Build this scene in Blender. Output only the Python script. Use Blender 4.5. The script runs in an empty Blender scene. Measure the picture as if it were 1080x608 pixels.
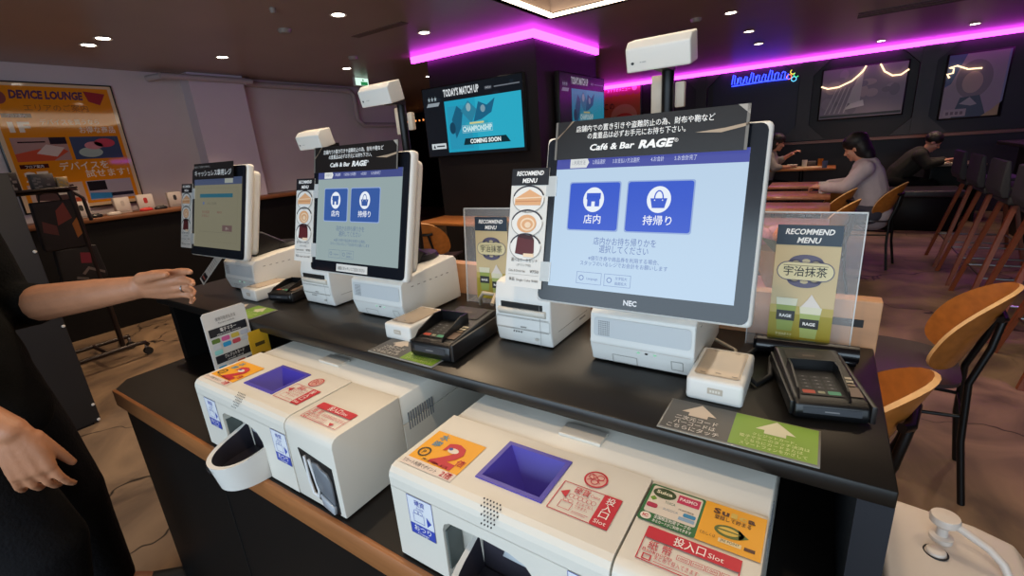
import bpy, bmesh, math, random
from mathutils import Vector, Matrix
random.seed(7)
S = bpy.context.scene
COL = S.collection
PI = math.pi

# ------------------------------------------------------------------ camera, world, light, exposure
def make_camera():
    yaw, pit, roll = math.radians(-34.44), math.radians(16.89), math.radians(-4.39)
    f = Vector((math.sin(yaw) * math.cos(pit), math.cos(yaw) * math.cos(pit), -math.sin(pit)))
    r0 = Vector((math.cos(yaw), -math.sin(yaw), 0)); u0 = r0.cross(f)
    r = r0 * math.cos(roll) + u0 * math.sin(roll); u = -r0 * math.sin(roll) + u0 * math.cos(roll)
    cd = bpy.data.cameras.new('camera'); co = bpy.data.objects.new('camera', cd); COL.objects.link(co)
    m = Matrix((r, u, -f)).transposed().to_4x4(); m.translation = (0, 0, 1.4)
    co.matrix_world = m
    cd.sensor_width = 36; cd.lens = 490 / 1080 * 36; cd.clip_start = 0.02
    S.camera = co
make_camera()
S.view_settings.view_transform = 'Standard'; S.view_settings.look = 'None'
S.view_settings.exposure = 0.0; S.view_settings.gamma = 1.0; S.view_settings.use_curve_mapping = False
S.cycles.use_denoising = True; S.cycles.max_bounces = 6; S.cycles.sample_clamp_indirect = 4
W = bpy.data.worlds.new('world'); S.world = W; W.use_nodes = True
W.node_tree.nodes['Background'].inputs[0].default_value = (.75, .85, 1, 1)
W.node_tree.nodes['Background'].inputs[1].default_value = .3

def area(name, loc, rot, sx, sy, power, col):
    l = bpy.data.lights.new(name, 'AREA'); l.shape = 'RECTANGLE'; l.size = sx; l.size_y = sy; l.energy = power; l.color = col
    o = bpy.data.objects.new(name, l); COL.objects.link(o); o.location = loc; o.rotation_euler = rot; return o
def spot(name, loc, power, col, ang=100, r=.04):
    l = bpy.data.lights.new(name, 'SPOT'); l.energy = power; l.color = col; l.spot_size = math.radians(ang); l.spot_blend = .7; l.shadow_soft_size = r
    o = bpy.data.objects.new(name, l); COL.objects.link(o); o.location = loc; return o
WARM = (1, .74, .48)
area('storefront_daylight', (.3, -2.35, 1.55), (PI / 2, 0, 0), 5.0, 2.0, 125, (.68, .85, 1))
area('coffer_light', (-.85, 2.5, 2.385), (0, 0, 0), 2.2, 2.4, 40, (1, .84, .64))

# ------------------------------------------------------------------ materials
MATS = {}
def lin(c):
    c = c / 255
    return c / 12.92 if c <= .04045 else ((c + .055) / 1.055) ** 2.4
def rgb(c):
    if isinstance(c, str): c = tuple(int(c[i:i + 2], 16) for i in (0, 2, 4))
    return tuple(lin(v) for v in c) + (1,)
def mat(name, c='808080', rough=.5, metal=0, emit=0, var=0, vscale=8, alpha=1, trans=0, coat=0, bump=0, bscale=60, stretch=None, spec=.5):
    if name in MATS: return MATS[name]
    m = bpy.data.materials.new(name); m.use_nodes = True; nt = m.node_tree; b = nt.nodes['Principled BSDF']
    col = rgb(c)
    b.inputs['Base Color'].default_value = col if not emit else (0.0, 0.0, 0.0, 1)
    b.inputs['Roughness'].default_value = rough; b.inputs['Metallic'].default_value = metal
    b.inputs['Specular IOR Level'].default_value = spec
    if emit:
        b.inputs['Emission Color'].default_value = col; b.inputs['Emission Strength'].default_value = emit
    if alpha < 1: b.inputs['Alpha'].default_value = alpha
    if trans: b.inputs['Transmission Weight'].default_value = trans; b.inputs['IOR'].default_value = 1.05
    if coat: b.inputs['Coat Weight'].default_value = coat
    if var or bump:
        tc = nt.nodes.new('ShaderNodeTexCoord'); mp = nt.nodes.new('ShaderNodeMapping'); nt.links.new(tc.outputs['Object'], mp.inputs[0])
        if stretch: mp.inputs['Scale'].default_value = stretch
        n = nt.nodes.new('ShaderNodeTexNoise'); n.inputs['Scale'].default_value = vscale; n.inputs['Detail'].default_value = 6
        nt.links.new(mp.outputs[0], n.inputs['Vector'])
        if var:
            mx = nt.nodes.new('ShaderNodeMix'); mx.data_type = 'RGBA'
            mx.inputs[6].default_value = tuple(v * (1 - var) for v in col[:3]) + (1,)
            mx.inputs[7].default_value = tuple(min(1, v * (1 + var)) for v in col[:3]) + (1,)
            rp = nt.nodes.new('ShaderNodeMapRange'); rp.inputs[1].default_value = .3; rp.inputs[2].default_value = .7
            nt.links.new(n.outputs[0], rp.inputs[0]); nt.links.new(rp.outputs[0], mx.inputs[0]); nt.links.new(mx.outputs[2], b.inputs['Base Color'])
        if bump:
            n2 = nt.nodes.new('ShaderNodeTexNoise'); n2.inputs['Scale'].default_value = bscale; nt.links.new(mp.outputs[0], n2.inputs['Vector'])
            bp = nt.nodes.new('ShaderNodeBump'); bp.inputs['Strength'].default_value = bump; bp.inputs['Distance'].default_value = .01
            nt.links.new(n2.outputs[0], bp.inputs['Height']); nt.links.new(bp.outputs[0], b.inputs['Normal'])
    MATS[name] = m; return m
def ink(c): return mat('ink_' + c, c, .45)
def glow(c, e=1.0): return mat('glow_%s_%g' % (c, e), c, .25, emit=e, spec=.3)
WHITE = mat('white_plastic', 'dedcd6', .42, var=.02, vscale=5)
MACH = mat('machine_cream', 'dedacf', .4, var=.02, vscale=4)
BLACKP = mat('black_plastic', '141416', .35)
BEZEL = mat('glossy_bezel', '15181f', .16)
RUBBER = mat('dark_rubber', '1b1b1c', .6)
SHELF = mat('dark_laminate', '15120f', .36, var=.18, vscale=3, stretch=(1, 9, 1))
LAMB = mat('black_laminate', '0b0a0a', .5, var=.2, vscale=3, spec=.25)
LEDGE = mat('ledge_laminate', '15110f', .45, var=.2, vscale=3, stretch=(1, 9, 1), spec=.35)
TRIM = mat('oak_trim', '9a6236', .45, var=.16, vscale=5, stretch=(1, 12, 12))
PANELW = mat('ash_panel', 'b5855c', .5, var=.12, vscale=4, stretch=(1, 8, 8))
PLY = mat('ply_face', 'a8662a', .38, var=.16, vscale=5, stretch=(1, 7, 7), coat=.2)
PLYE = mat('ply_edge', 'd3a46c', .5, var=.1, vscale=30)
STEEL = mat('black_steel', '101012', .4, metal=.4)
CHROME = mat('brushed_steel', '9a9a9c', .28, metal=1)
ACRYL = mat('clear_acrylic', 'ffffff', .04, alpha=.10)
ACRYLE = mat('acrylic_edge', 'cfd3d2', .2, alpha=.75)
SKIN = mat('skin', 'b27c5c', .5, var=.08, vscale=22, bump=.12, bscale=90)
SKIN2 = mat('skin_pale', 'c08a70', .5, var=.06, vscale=20)
BLACKC = mat('black_cloth', '090909', .9, var=.25, vscale=14, bump=.3, bscale=160, spec=.15)
TROUS = mat('charcoal_cloth', '0b0b0f', .85, var=.25, vscale=9, bump=.3, bscale=120, spec=.2)
HAIR = mat('dark_hair', '120d0b', .5, bump=.5, bscale=120)
BLUEPL = mat('violet_plastic', '4a40b0', .35)
DARKW = mat('dark_wall', '17131a', .55, var=.2, vscale=2)

# ------------------------------------------------------------------ mesh builder
class B:
    def __init__(s): s.v = []; s.f = []; s.mi = []; s.sm = []; s.mats = []
    def m(s, mt):
        if mt not in s.mats: s.mats.append(mt)
        return s.mats.index(mt)
    def add(s, vs, fs, mt, smooth=False, M=None):
        k = len(s.v); i = s.m(mt)
        for v in vs:
            v = Vector(v); s.v.append(M @ v if M else v)
        for f in fs: s.f.append([k + j for j in f]); s.mi.append(i); s.sm.append(smooth)
    def bm(s, bm, mt, smooth=False, M=None):
        bm.verts.index_update(); s.add([v.co.copy() for v in bm.verts], [[v.index for v in f.verts] for f in bm.faces], mt, smooth, M); bm.free()
    def box(s, x0, x1, y0, y1, z0, z1, mt, bev=0, seg=2, M=None, top=(1, 1)):
        b = bmesh.new(); bmesh.ops.create_cube(b, size=1)
        for v in b.verts:
            tx, ty = top if v.co.z > 0 else (1, 1)
            v.co = Vector(((x0 + x1) / 2 + v.co.x * (x1 - x0) * tx, (y0 + y1) / 2 + v.co.y * (y1 - y0) * ty, (z0 + z1) / 2 + v.co.z * (z1 - z0)))
        if bev: bmesh.ops.bevel(b, geom=b.edges[:], offset=bev, segments=seg, profile=.6, affect='EDGES', clamp_overlap=True)
        s.bm(b, mt, bool(bev), M); return s
    def prism(s, poly, ax, d0, d1, mt, bev=0, seg=2, M=None):
        # poly: 2D points; ax 'x': (y,z) extruded along x ; 'y': (x,z) ; 'z': (x,y)
        def P(p, d): return {'x': (d, p[0], p[1]), 'y': (p[0], d, p[1]), 'z': (p[0], p[1], d)}[ax]
        b = bmesh.new(); a = [b.verts.new(P(p, d0)) for p in poly]; c = [b.verts.new(P(p, d1)) for p in poly]; n = len(poly)
        b.faces.new(a[::-1]); b.faces.new(c)
        for i in range(n): b.faces.new((a[i], a[(i + 1) % n], c[(i + 1) % n], c[i]))
        bmesh.ops.recalc_face_normals(b, faces=b.faces[:])
        if bev: bmesh.ops.bevel(b, geom=b.edges[:], offset=bev, segments=seg, profile=.6, affect='EDGES', clamp_overlap=True)
        s.bm(b, mt, bool(bev), M); return s
    def tube(s, pts, r, mt, n=10, M=None, close=False):
        pts = [Vector(p) for p in pts]; R = r if isinstance(r, (list, tuple)) else [r] * len(pts); N = len(pts)
        vs = []; fs = []; up = None
        for i, p in enumerate(pts):
            t = ((pts[(i + 1) % N] if close or i < N - 1 else p) - (pts[i - 1] if close or i > 0 else p)).normalized()
            if up is None: up = t.orthogonal().normalized()
            else:
                up = up - t * up.dot(t)
                up = up.normalized() if up.length > 1e-6 else t.orthogonal().normalized()
            w = t.cross(up)
            for k in range(n): a = 2 * PI * k / n; vs.append(p + (up * math.cos(a) + w * math.sin(a)) * R[i])
        for i in range(N if close else N - 1):
            for k in range(n):
                a = i * n + k; b_ = i * n + (k + 1) % n; c = ((i + 1) % N) * n
                fs.append((a, b_, c + (k + 1) % n, c + k))
        if not close: fs.append(tuple(range(n))[::-1]); fs.append(tuple((N - 1) * n + k for k in range(n)))
        s.add(vs, fs, mt, True, M); return s
    def lathe(s, prof, mt, c=(0, 0, 0), n=24, M=None, sx=1, sy=1):
        vs = []; fs = []; N = len(prof)
        for r, z in prof:
            for k in range(n): a = 2 * PI * k / n; vs.append((c[0] + r * sx * math.cos(a), c[1] + r * sy * math.sin(a), c[2] + z))
        for i in range(N - 1):
            for k in range(n): fs.append((i * n + k, i * n + (k + 1) % n, (i + 1) * n + (k + 1) % n, (i + 1) * n + k))
        fs.append(tuple(range(n))[::-1]); fs.append(tuple((N - 1) * n + k for k in range(n)))
        s.add(vs, fs, mt, True, M); return s
    def shell(s, fn, mt, me, th=.012, nr=7, na=40, p=3.0):
        vs = []; fs = []
        def pt(r, a):
            c, d = math.cos(a), math.sin(a); k = (abs(c) ** p + abs(d) ** p) ** (-1 / p)
            return r * k * c, r * k * d
        def both(u, v):
            e = 1e-3; q = Vector(fn(u, v)); n = (Vector(fn(u + e, v)) - q).cross(Vector(fn(u, v + e)) - q).normalized()
            return q + n * th / 2, q - n * th / 2
        L = [[], []]
        for i in range(nr + 1):
            for k in range(na if i else 1):
                a_, b_ = both(*pt(i / nr, 2 * PI * k / na)); L[0].append(a_); L[1].append(b_)
        n = len(L[0]); vs = L[0] + L[1]; rim = []
        idx = lambda i, k: 0 if i == 0 else 1 + (i - 1) * na + k % na
        for i in range(nr):
            for k in range(na):
                q = [idx(i, k), idx(i + 1, k), idx(i + 1, k + 1), idx(i, k + 1)]
                if i == 0: q = [q[0], q[1], q[2]]
                fs.append(q); fs.append([j + n for j in q][::-1])
        for k in range(na):
            a, b_ = idx(nr, k), idx(nr, k + 1); rim.append((a, a + n, b_ + n, b_))
        s.add(vs, fs, mt, True); kk = len(s.v) - len(vs); i = s.m(me)
        for f in rim: s.f.append([kk + j for j in f]); s.mi.append(i); s.sm.append(True)
        return s
    def obj(s, name, parent=None, label=None, cat=None, group=None, kind=None, loc=None):
        me = bpy.data.meshes.new(name); me.from_pydata([tuple(v) for v in s.v], [], s.f)
        for m_ in s.mats: me.materials.append(m_)
        me.polygons.foreach_set('material_index', s.mi); me.polygons.foreach_set('use_smooth', s.sm); me.update()
        o = bpy.data.objects.new(name, me); COL.objects.link(o)
        if any(s.sm):
            try: me.set_sharp_from_angle(angle=math.radians(50))
            except Exception: pass
        if parent: o.parent = parent
        if loc: o.location = loc
        if label: o['label'] = label
        if cat: o['category'] = cat
        if group: o['group'] = group
        if kind: o['kind'] = kind
        return o

def thing(name, label, cat, loc=(0, 0, 0), rz=0, group=None):
    o = bpy.data.objects.new(name, None); COL.objects.link(o); o.empty_display_size = .1
    o.location = loc; o.rotation_euler = (0, 0, rz); o['label'] = label; o['category'] = cat
    if group: o['group'] = group
    return o
def kids(o): return [c for c in bpy.data.objects if c.parent == o]
def dup(o, loc, rz=None, label=None, group=None, skip=()):
    r = o.copy(); COL.objects.link(r); r.location = loc
    if rz is not None: r.rotation_euler = (0, 0, rz)
    if label: r['label'] = label
    if group: r['group'] = group
    def rec(a, b):
        for c in kids(a):
            if c.name.split('.')[0] in skip: continue
            d = c.copy(); COL.objects.link(d); d.parent = b; rec(c, d)
    rec(o, r); return r

# flat printed matter: shapes laid in a plane, each in its own ink
TXT = {}
def txt(s_, bold):
    if bold and any(ord(c_) > 0x2fff for c_ in s_): bold = min(bold, .02) * .4
    if (s_, bold) not in TXT:
        cu = bpy.data.curves.new('t', 'FONT'); cu.body = s_; cu.resolution_u = 2; cu.offset = bold; cu.fill_mode = 'FRONT' if False else cu.fill_mode
        ob = bpy.data.objects.new('t', cu); COL.objects.link(ob); bpy.context.view_layer.update()
        me = bpy.data.meshes.new_from_object(ob.evaluated_get(bpy.context.evaluated_depsgraph_get()))
        vs = [(v.co.x, v.co.y) for v in me.vertices]; fs = [list(p.vertices) for p in me.polygons]
        bpy.data.objects.remove(ob); bpy.data.curves.remove(cu); bpy.data.meshes.remove(me)
        if not vs: vs = [(0, 0)]
        TXT[(s_, bold)] = (vs, fs)
    return TXT[(s_, bold)]
class Dec:
    EPS = .0004
    def __init__(s, b, O, U, V, lift=.0005):
        s.b = b; s.O = Vector(O); s.U = Vector(U).normalized(); s.V = Vector(V).normalized(); s.N = s.U.cross(s.V).normalized(); s.lift = lift
    def P(s, u, v, l=0): return s.O + s.U * u + s.V * v + s.N * (s.lift + l * s.EPS)
    def poly(s, pts, mt, l=1): s.b.add([s.P(u, v, l) for u, v in pts], [list(range(len(pts)))], mt); return s
    def rect(s, u0, v0, u1, v1, mt, l=1): return s.poly([(u0, v0), (u1, v0), (u1, v1), (u0, v1)], mt, l)
    def rrect(s, u0, v0, u1, v1, r, mt, l=1):
        pts = []
        for cx, cy, a in ((u1 - r, v0 + r, -PI / 2), (u1 - r, v1 - r, 0), (u0 + r, v1 - r, PI / 2), (u0 + r, v0 + r, PI)):
            for k in range(5): t = a + PI / 2 * k / 4; pts.append((cx + r * math.cos(t), cy + r * math.sin(t)))
        return s.poly(pts, mt, l)
    def frame(s, u0, v0, u1, v1, w, mt, l=1):
        o = [(u0, v0), (u1, v0), (u1, v1), (u0, v1)]; i = [(u0 + w, v0 + w), (u1 - w, v0 + w), (u1 - w, v1 - w), (u0 + w, v1 - w)]
        for k in range(4): s.poly([o[k], o[(k + 1) % 4], i[(k + 1) % 4], i[k]], mt, l)
        return s
    def ell(s, u, v, a, b_, mt, l=1, n=28, rot=0):
        c, d = math.cos(rot), math.sin(rot)
        return s.poly([(u + a * math.cos(t) * c - b_ * math.sin(t) * d, v + a * math.cos(t) * d + b_ * math.sin(t) * c) for t in [2 * PI * k / n for k in range(n)]], mt, l)
    def ring(s, u, v, a, b_, w, mt, l=1, a0=0, a1=2 * PI, n=32):
        for k in range(n):
            t, q = a0 + (a1 - a0) * k / n, a0 + (a1 - a0) * (k + 1) / n
            s.poly([(u + (a - w) * math.cos(t), v + (b_ - w) * math.sin(t)), (u + a * math.cos(t), v + b_ * math.sin(t)), (u + a * math.cos(q), v + b_ * math.sin(q)), (u + (a - w) * math.cos(q), v + (b_ - w) * math.sin(q))], mt, l)
        return s
    def line(s, pts, w, mt, l=1):
        for (a, b_), (c, d) in zip(pts, pts[1:]):
            L = math.hypot(c - a, d - b_) or 1; x, y = -(d - b_) / L * w / 2, (c - a) / L * w / 2
            s.poly([(a + x, b_ + y), (a - x, b_ - y), (c - x, d - y), (c + x, d + y)], mt, l)
        return s
    def text(s, t, u, v, h, mt, w=None, al='c', bold=0.0, shear=0, l=3, rot=0):
        vs, fs = txt(t, bold); xs = [p[0] for p in vs]; ys = [p[1] for p in vs]
        x0, x1, y0 = min(xs), max(xs), 0.0
        k = h / .78; kx = k if w is None else w / max(1e-6, x1 - x0)
        wid = (x1 - x0) * kx; off = {'c': -wid / 2, 'l': 0, 'r': -wid}[al]
        c, d = math.cos(rot), math.sin(rot); out = []
        for x, y in vs:
            a = (x - x0) * kx + off + shear * y * k; b_ = y * k
            out.append(s.P(u + a * c - b_ * d, v + a * d + b_ * c, l))
        s.b.add(out, fs, mt); return s

K = ink('0d0d10'); WI = ink('f2f0ec'); RED = ink('c41f30'); YEL = ink('f0a818'); GRN = ink('2c6b35'); BLU = ink('2a3fae'); GRY = ink('4b4845')

# ------------------------------------------------------------------ the room
CEIL = 2.4
def floor_mat():
    m = bpy.data.materials.new('stained_stone_floor'); m.use_nodes = True; nt = m.node_tree; b = nt.nodes['Principled BSDF']; L = nt.links
    tc = nt.nodes.new('ShaderNodeTexCoord')
    n1 = nt.nodes.new('ShaderNodeTexNoise'); n1.inputs['Scale'].default_value = 2.2; n1.inputs['Detail'].default_value = 8; n1.inputs['Distortion'].default_value = 1.2
    L.new(tc.outputs['Object'], n1.inputs['Vector'])
    cr = nt.nodes.new('ShaderNodeValToRGB'); e = cr.color_ramp.elements
    e[0].position = .3; e[0].color = rgb('56463a'); e[1].position = .72; e[1].color = rgb('9a7e62')
    L.new(n1.outputs[0], cr.inputs[0])
    ns = nt.nodes.new('ShaderNodeTexNoise'); ns.inputs['Scale'].default_value = 5; L.new(tc.outputs['Object'], ns.inputs['Vector'])
    av = nt.nodes.new('ShaderNodeVectorMath'); av.operation = 'MULTIPLY_ADD'; av.inputs[1].default_value = (.3, .3, .3)
    L.new(ns.outputs[1], av.inputs[0]); L.new(tc.outputs['Object'], av.inputs[2])
    vo = nt.nodes.new('ShaderNodeTexVoronoi'); vo.feature = 'DISTANCE_TO_EDGE'; vo.inputs['Scale'].default_value = .62; L.new(av.outputs[0], vo.inputs['Vector'])
    mr = nt.nodes.new('ShaderNodeMapRange'); mr.inputs[1].default_value = .001; mr.inputs[2].default_value = .006; L.new(vo.outputs['Distance'], mr.inputs[0])
    mx = nt.nodes.new('ShaderNodeMix'); mx.data_type = 'RGBA'; mx.inputs[6].default_value = rgb('1d1613'); L.new(mr.outputs[0], mx.inputs[0]); L.new(cr.outputs[0], mx.inputs[7])
    L.new(mx.outputs[2], b.inputs['Base Color']); b.inputs['Roughness'].default_value = .42
    bp = nt.nodes.new('ShaderNodeBump'); bp.inputs['Strength'].default_value = .25; bp.inputs['Distance'].default_value = .02
    L.new(n1.outputs[0], bp.inputs['Height']); L.new(bp.outputs[0], b.inputs['Normal'])
    return m
WALLL = mat('lilac_white_wall', 'cdc1c3', .6, var=.04, vscale=2)
CEILM = mat('taupe_ceiling', '94827a', .34, var=.06, vscale=1.5)
X0, X1, Y0, Y1 = -5.9, 3.3, -2.5, 9.5
def struct(name, b, label=None): return b.obj(name, kind='structure')
struct('floor', B().box(X0 - 4, X1 + .1, Y0 - .1, Y1 + .3, -.1, 0, floor_mat()))
# ceiling with the square opening of the light coffer
cx0, cx1, cy0, cy1 = -2.06, .4, 1.2, 3.88
b = B()
for a in ((X0 - 4, cx0, Y0, Y1 + .2), (cx1, X1 + .1, Y0, Y1 + .2), (cx0, cx1, Y0, cy0), (cx0, cx1, cy1, Y1 + .2)): b.box(a[0], a[1], a[2], a[3], CEIL, CEIL + .04, CEILM)
b.box(cx0 - .1, cx1 + .1, cy0 - .1, cy1 + .1, CEIL + .14, CEIL + .18, mat('coffer_back', '8a7564', .5))
for a in ((cx0 - .04, cx0, cy0, cy1), (cx1, cx1 + .04, cy0, cy1), (cx0, cx1, cy0 - .04, cy0), (cx0, cx1, cy1, cy1 + .04)): b.box(a[0], a[1], a[2], a[3], CEIL, CEIL + .16, CEILM)
struct('ceiling', b)
b = B().box(X0 - .12, X0, Y0, 5.75, 0, CEIL, WALLL); struct('wall_left', b)
struct('wall_right', B().box(X1, X1 + .1, Y0, Y1 + .2, 0, CEIL, DARKW))
b = B().box(X0 - 4.2, X1 + .1, 9.4, 9.5, 0, CEIL, DARKW)
struct('wall_back', b)
struct('wall_recess', B().box(X0 - 4.1, X0 - 4.0, 5.6, 9.5, 0, CEIL, DARKW).box(X0 - 4.1, X0 - .12, 5.65, 5.75, 0, CEIL, DARKW))
b = B()  # storefront: frame around an open glazed front
for a in ((X0, X1, 0, .25), (X0, X1, 2.25, CEIL)): b.box(a[0], a[1], Y0, Y0 + .08, a[2], a[3], mat('storefront_frame', '26262a', .4))
for x in (-5.9, -3.6, -2.25, .3, 2.85, 3.25): b.box(x, x + .05, Y0, Y0 + .08, .25, 2.25, mat('storefront_frame'))
b.box(X0, -3.6, Y0, Y0 + .06, .25, 2.25, DARKW)
struct('wall_front', b)
# pilaster on the left wall with the conduit that runs along it
struct('trim_1', B().box(X0, -5.72, 2.62, 3.2, 0, CEIL, mat('pilaster_paint', 'd2c6d0', .55, var=.03, vscale=2)))
PIPE = mat('painted_conduit', 'b0a4a8', .45)
b = B().tube([(-5.68, 2.35, 2.34), (-5.68, 3.28, 2.34)], .03, PIPE)
b.tube([(-5.86, 2.3, 2.33), (-5.74, 2.36, 2.34), (-5.68, 2.5, 2.34)], .03, PIPE)
b.tube([(-5.68, 3.2, 2.34), (-5.8, 3.3, 2.34), (-5.84, 3.5, 2.34), (-5.84, 4.75, 2.34), (-5.84, 4.85, 2.28), (-5.84, 4.85, 1.95), (-5.84, 4.95, 1.87), (-5.84, 5.6, 1.87)], .035, PIPE)
b.obj('wall_conduit', label='grey painted conduit running along the top of the lilac wall and down', cat='pipe')
# black pillar carrying the televisions
struct('pillar', B().box(-3.70, -2.36, 4.12, 5.5, 0, CEIL, mat('pillar_black', '151214', .45, var=.15, vscale=2)))
MAG = glow('e23cf0', 7.5)
def led(name, label, segs):
    b = B()
    for x0, x1, y0, y1 in segs:
        b.box(x0, x1, y0, y1, 2.335, 2.396, MAG)
        lx, ly = x1 - x0, y1 - y0
    b.obj(name, label=label, cat='light strip', group='magenta light strips')
led('led_strip', 'magenta light strip wrapped around the top of the black pillar', [(-3.86, -2.32, 4.04, 4.08), (-2.36, -2.32, 4.08, 5.5)])
led('led_strip', 'long magenta light strip along the top of the back wall', [(-3.9, 3.3, 9.28, 9.32)])
# light coffer: glowing strip around the recess
b = B(); G = glow('ffe9c4', 7)
for a in ((cx0, cx0 + .045, cy0, cy1), (cx1 - .045, cx1, cy0, cy1), (cx0, cx1, cy0, cy0 + .045), (cx0, cx1, cy1 - .045, cy1)): b.box(a[0], a[1], a[2], a[3], CEIL + .004, CEIL + .02, G)
b.obj('coffer_lamp', label='square ring of warm light set into the ceiling recess', cat='ceiling light')
# downlights
DL = [(-4.9, 1.59), (-4.62, 1.6), (-4.83, 2.56), (-3.05, 2.51), (-3.03, 3.38), (-4.73, 3.89), (-4.66, 5.2), (-.86, 5.03), (-.855, 6.12), (-.874, 7.1), (.43, 8.6), (1.3, 8.3), (-4.6, 7.4)]
DLL = ['first of two paired downlights above the orange poster', 'second of two paired downlights above the orange poster', 'downlight in front of the white pilaster',
       'downlight nearest the camera left of the bright coffer', 'downlight at the corner of the pillar strip', 'downlight beside the green exit sign', 'downlight behind the exit sign by the dark recess',
       'nearest downlight of the row above the far tables', 'middle downlight of the row above the far tables', 'farthest downlight of the row above the far tables',
       'downlight above the framed poster with two gold reflections', 'downlight above the portrait poster at right', 'downlight over the far recess left of the pillar']
rng = random.Random(3)
proto = None
for (x, y), lb in zip(DL, DLL):
    if proto is None:
        proto = thing('downlight', lb, 'ceiling light', (x, y, CEIL), group='recessed downlights')
        B().lathe([(.062, -.004), (.058, -.008), (.045, -.004), (.045, -.001)], mat('lamp_trim', 'cfc6bd', .4)).obj('trim_ring', proto)
        B().lathe([(.044, -.0045), (.02, -.006)], glow('fff2dc', 14), n=18).obj('lens', proto)
    else: dup(proto, (x, y, CEIL), label=lb)
    spot('downlight_beam', (x, y, CEIL - .03), 48 if x < -2 else 36, WARM)
for k, (x, y, lb) in enumerate([(-1.1, .9, 0), (-1.9, 1.1, 0), (-.2, .2, 0), (.9, 1.9, 0), (.9, 3.6, 0), (-2.9, .9, 0)]): spot('downlight_beam', (x, y, CEIL - .03), 26, WARM, 110)
# smoke detectors and a sprinkler
for x, y, lb in ((-3.63, 2.45, 'round white smoke detector left of the bright coffer'), (-4.18, 3.54, 'round smoke detector in front of the exit sign'), (-1.15, 5.0, 'white smoke detector behind the nearest sensor camera'), (-3.2, 2.1, 'small dark ceiling sprinkler head nearest the camera')):
    r = .05 if 'smoke' in lb else .02
    B().lathe([(r, 0), (r, -.012), (r * .8, -.03), (r * .3, -.034)], mat('detector_white', '8f857e', .5), (x, y, CEIL)).obj('smoke_detector' if 'smoke' in lb else 'sprinkler_head', label=lb, cat='detector' if 'smoke' in lb else 'sprinkler')
b = B().box(-3.5, -2.9, 2.98, 3.06, CEIL - .006, CEIL, mat('vent_grey', '5d4c46', .5)); b.obj('ceiling_vent', label='slim slot vent in the ceiling left of the coffer', cat='vent')
b = B()
for k in range(3): b.box(.1, 1.2, 6.2 + k * .12, 6.26 + k * .12, CEIL - .006, CEIL, mat('vent_grey'))
b.obj('ceiling_vent', label='three slot ceiling vent over the far tables', cat='vent')

# ------------------------------------------------------------------ counter
SX0, SX1, SY0, SY1 = -1.88, .103, .58, .9955
ct = thing('order_counter', 'black order counter with oak trim, upper shelf carries the kiosks', 'counter', (0, 0, 0))
B().box(SX0, SX1, SY0, SY1, .976, 1.0, SHELF, .0015, 1).obj('shelf_top', ct)
B().box(-1.765, SX1 - .036, .90, SY1, .786, .9755, LAMB).obj('back_cabinet', ct)
B().box(-1.80, -1.766, SY0 + .005, SY1, 0, .9755, LAMB).obj('side_panel', ct)
B().box(SX1 - .035, SX1, SY0 + .002, SY1, 0, .976, mat('slate_laminate', '1d2027', .4)).obj('side_panel', ct)
b = B().prism([(-1.735, .369), (SX1 - .036, .369), (SX1 - .036, .58), (SX1 - .036, .90), (-1.765, .90), (-1.765, .58), (-1.79, .58), (-1.79, .415)], 'z', .76, .785, LEDGE); b.obj('lower_ledge', ct)
B().prism([(-1.735, .36), (SX1 - .036, .36), (SX1 - .036, .37), (-1.735, .37)], 'z', .735, .7855, TRIM, .001, 1).obj('oak_trim', ct)
b = B().prism([(-1.725, .375), (SX1 - .036, .375), (SX1 - .036, .994), (-1.765, .994), (-1.765, .58), (-1.78, .58), (-1.78, .42)], 'z', 0, .76, LAMB)
for x in (-1.15, -.57): b.box(x, x + .003, .3735, .376, 0, .735, mat('joint_black', '050505', .6))
b.obj('front_cabinet', ct)
bp = B().box(-1.88, SX1 + .004, .9965, 1.032, .0, 1.089, PANELW, .004, 2).obj('back_board', label='ash wood board standing up behind the order counter', cat='board')
b = B(); d = Dec(b, (0, .9965, 1.0), (1, 0, 0), (0, 0, 1)); d.rect(.03, .038, .083, .053, ink('1c1a1a')); b.obj('name_plate', bp)

# ------------------------------------------------------------------ kiosks
def cake_art(d, u, v, s, kind):
    pk, cr, br, pl = ink('e0a878'), ink('f0d2b0'), ink('5a1f22'), ink('e8e4dc')
    d.ell(u, v, .030 * s, .022 * s, pl, 2); d.ring(u, v, .031 * s, .023 * s, .0025 * s, ink('2c2630'), 3, .3, 2.9); d.ring(u, v, .031 * s, .023 * s, .0014 * s, ink('9c968e'), 3, 2.9, 6.4)
    if kind == 0:
        d.poly([(u - .026 * s, v - .010 * s), (u + .024 * s, v - .010 * s), (u + .026 * s, v + .004 * s), (u + .002 * s, v + .016 * s), (u - .026 * s, v + .001 * s)], pk, 4)
        d.line([(u - .026 * s, v + .001 * s), (u + .026 * s, v + .003 * s)], .002 * s, cr, 5); d.line([(u - .025 * s, v - .004 * s), (u + .025 * s, v - .003 * s)], .0016 * s, ink('c98a5c'), 5)
    elif kind == 1:
        d.ell(u, v - .001 * s, .019 * s, .015 * s, pk, 4); d.ring(u + .002 * s, v - .002 * s, .014 * s, .011 * s, .003 * s, cr, 5); d.ell(u + .003 * s, v - .003 * s, .006 * s, .005 * s, cr, 6)
    else:
        d.poly([(u - .019 * s, v - .012 * s), (u + .011 * s, v - .016 * s), (u + .018 * s, v - .009 * s), (u + .017 * s, v + .012 * s), (u - .016 * s, v + .016 * s)], br, 4)
        d.poly([(u - .016 * s, v + .016 * s), (u + .017 * s, v + .012 * s), (u + .013 * s, v + .019 * s), (u - .010 * s, v + .021 * s)], ink('3a1216'), 5); d.rect(u - .002 * s, v - .017 * s, u + .018 * s, v - .011 * s, cr, 5)
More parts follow.
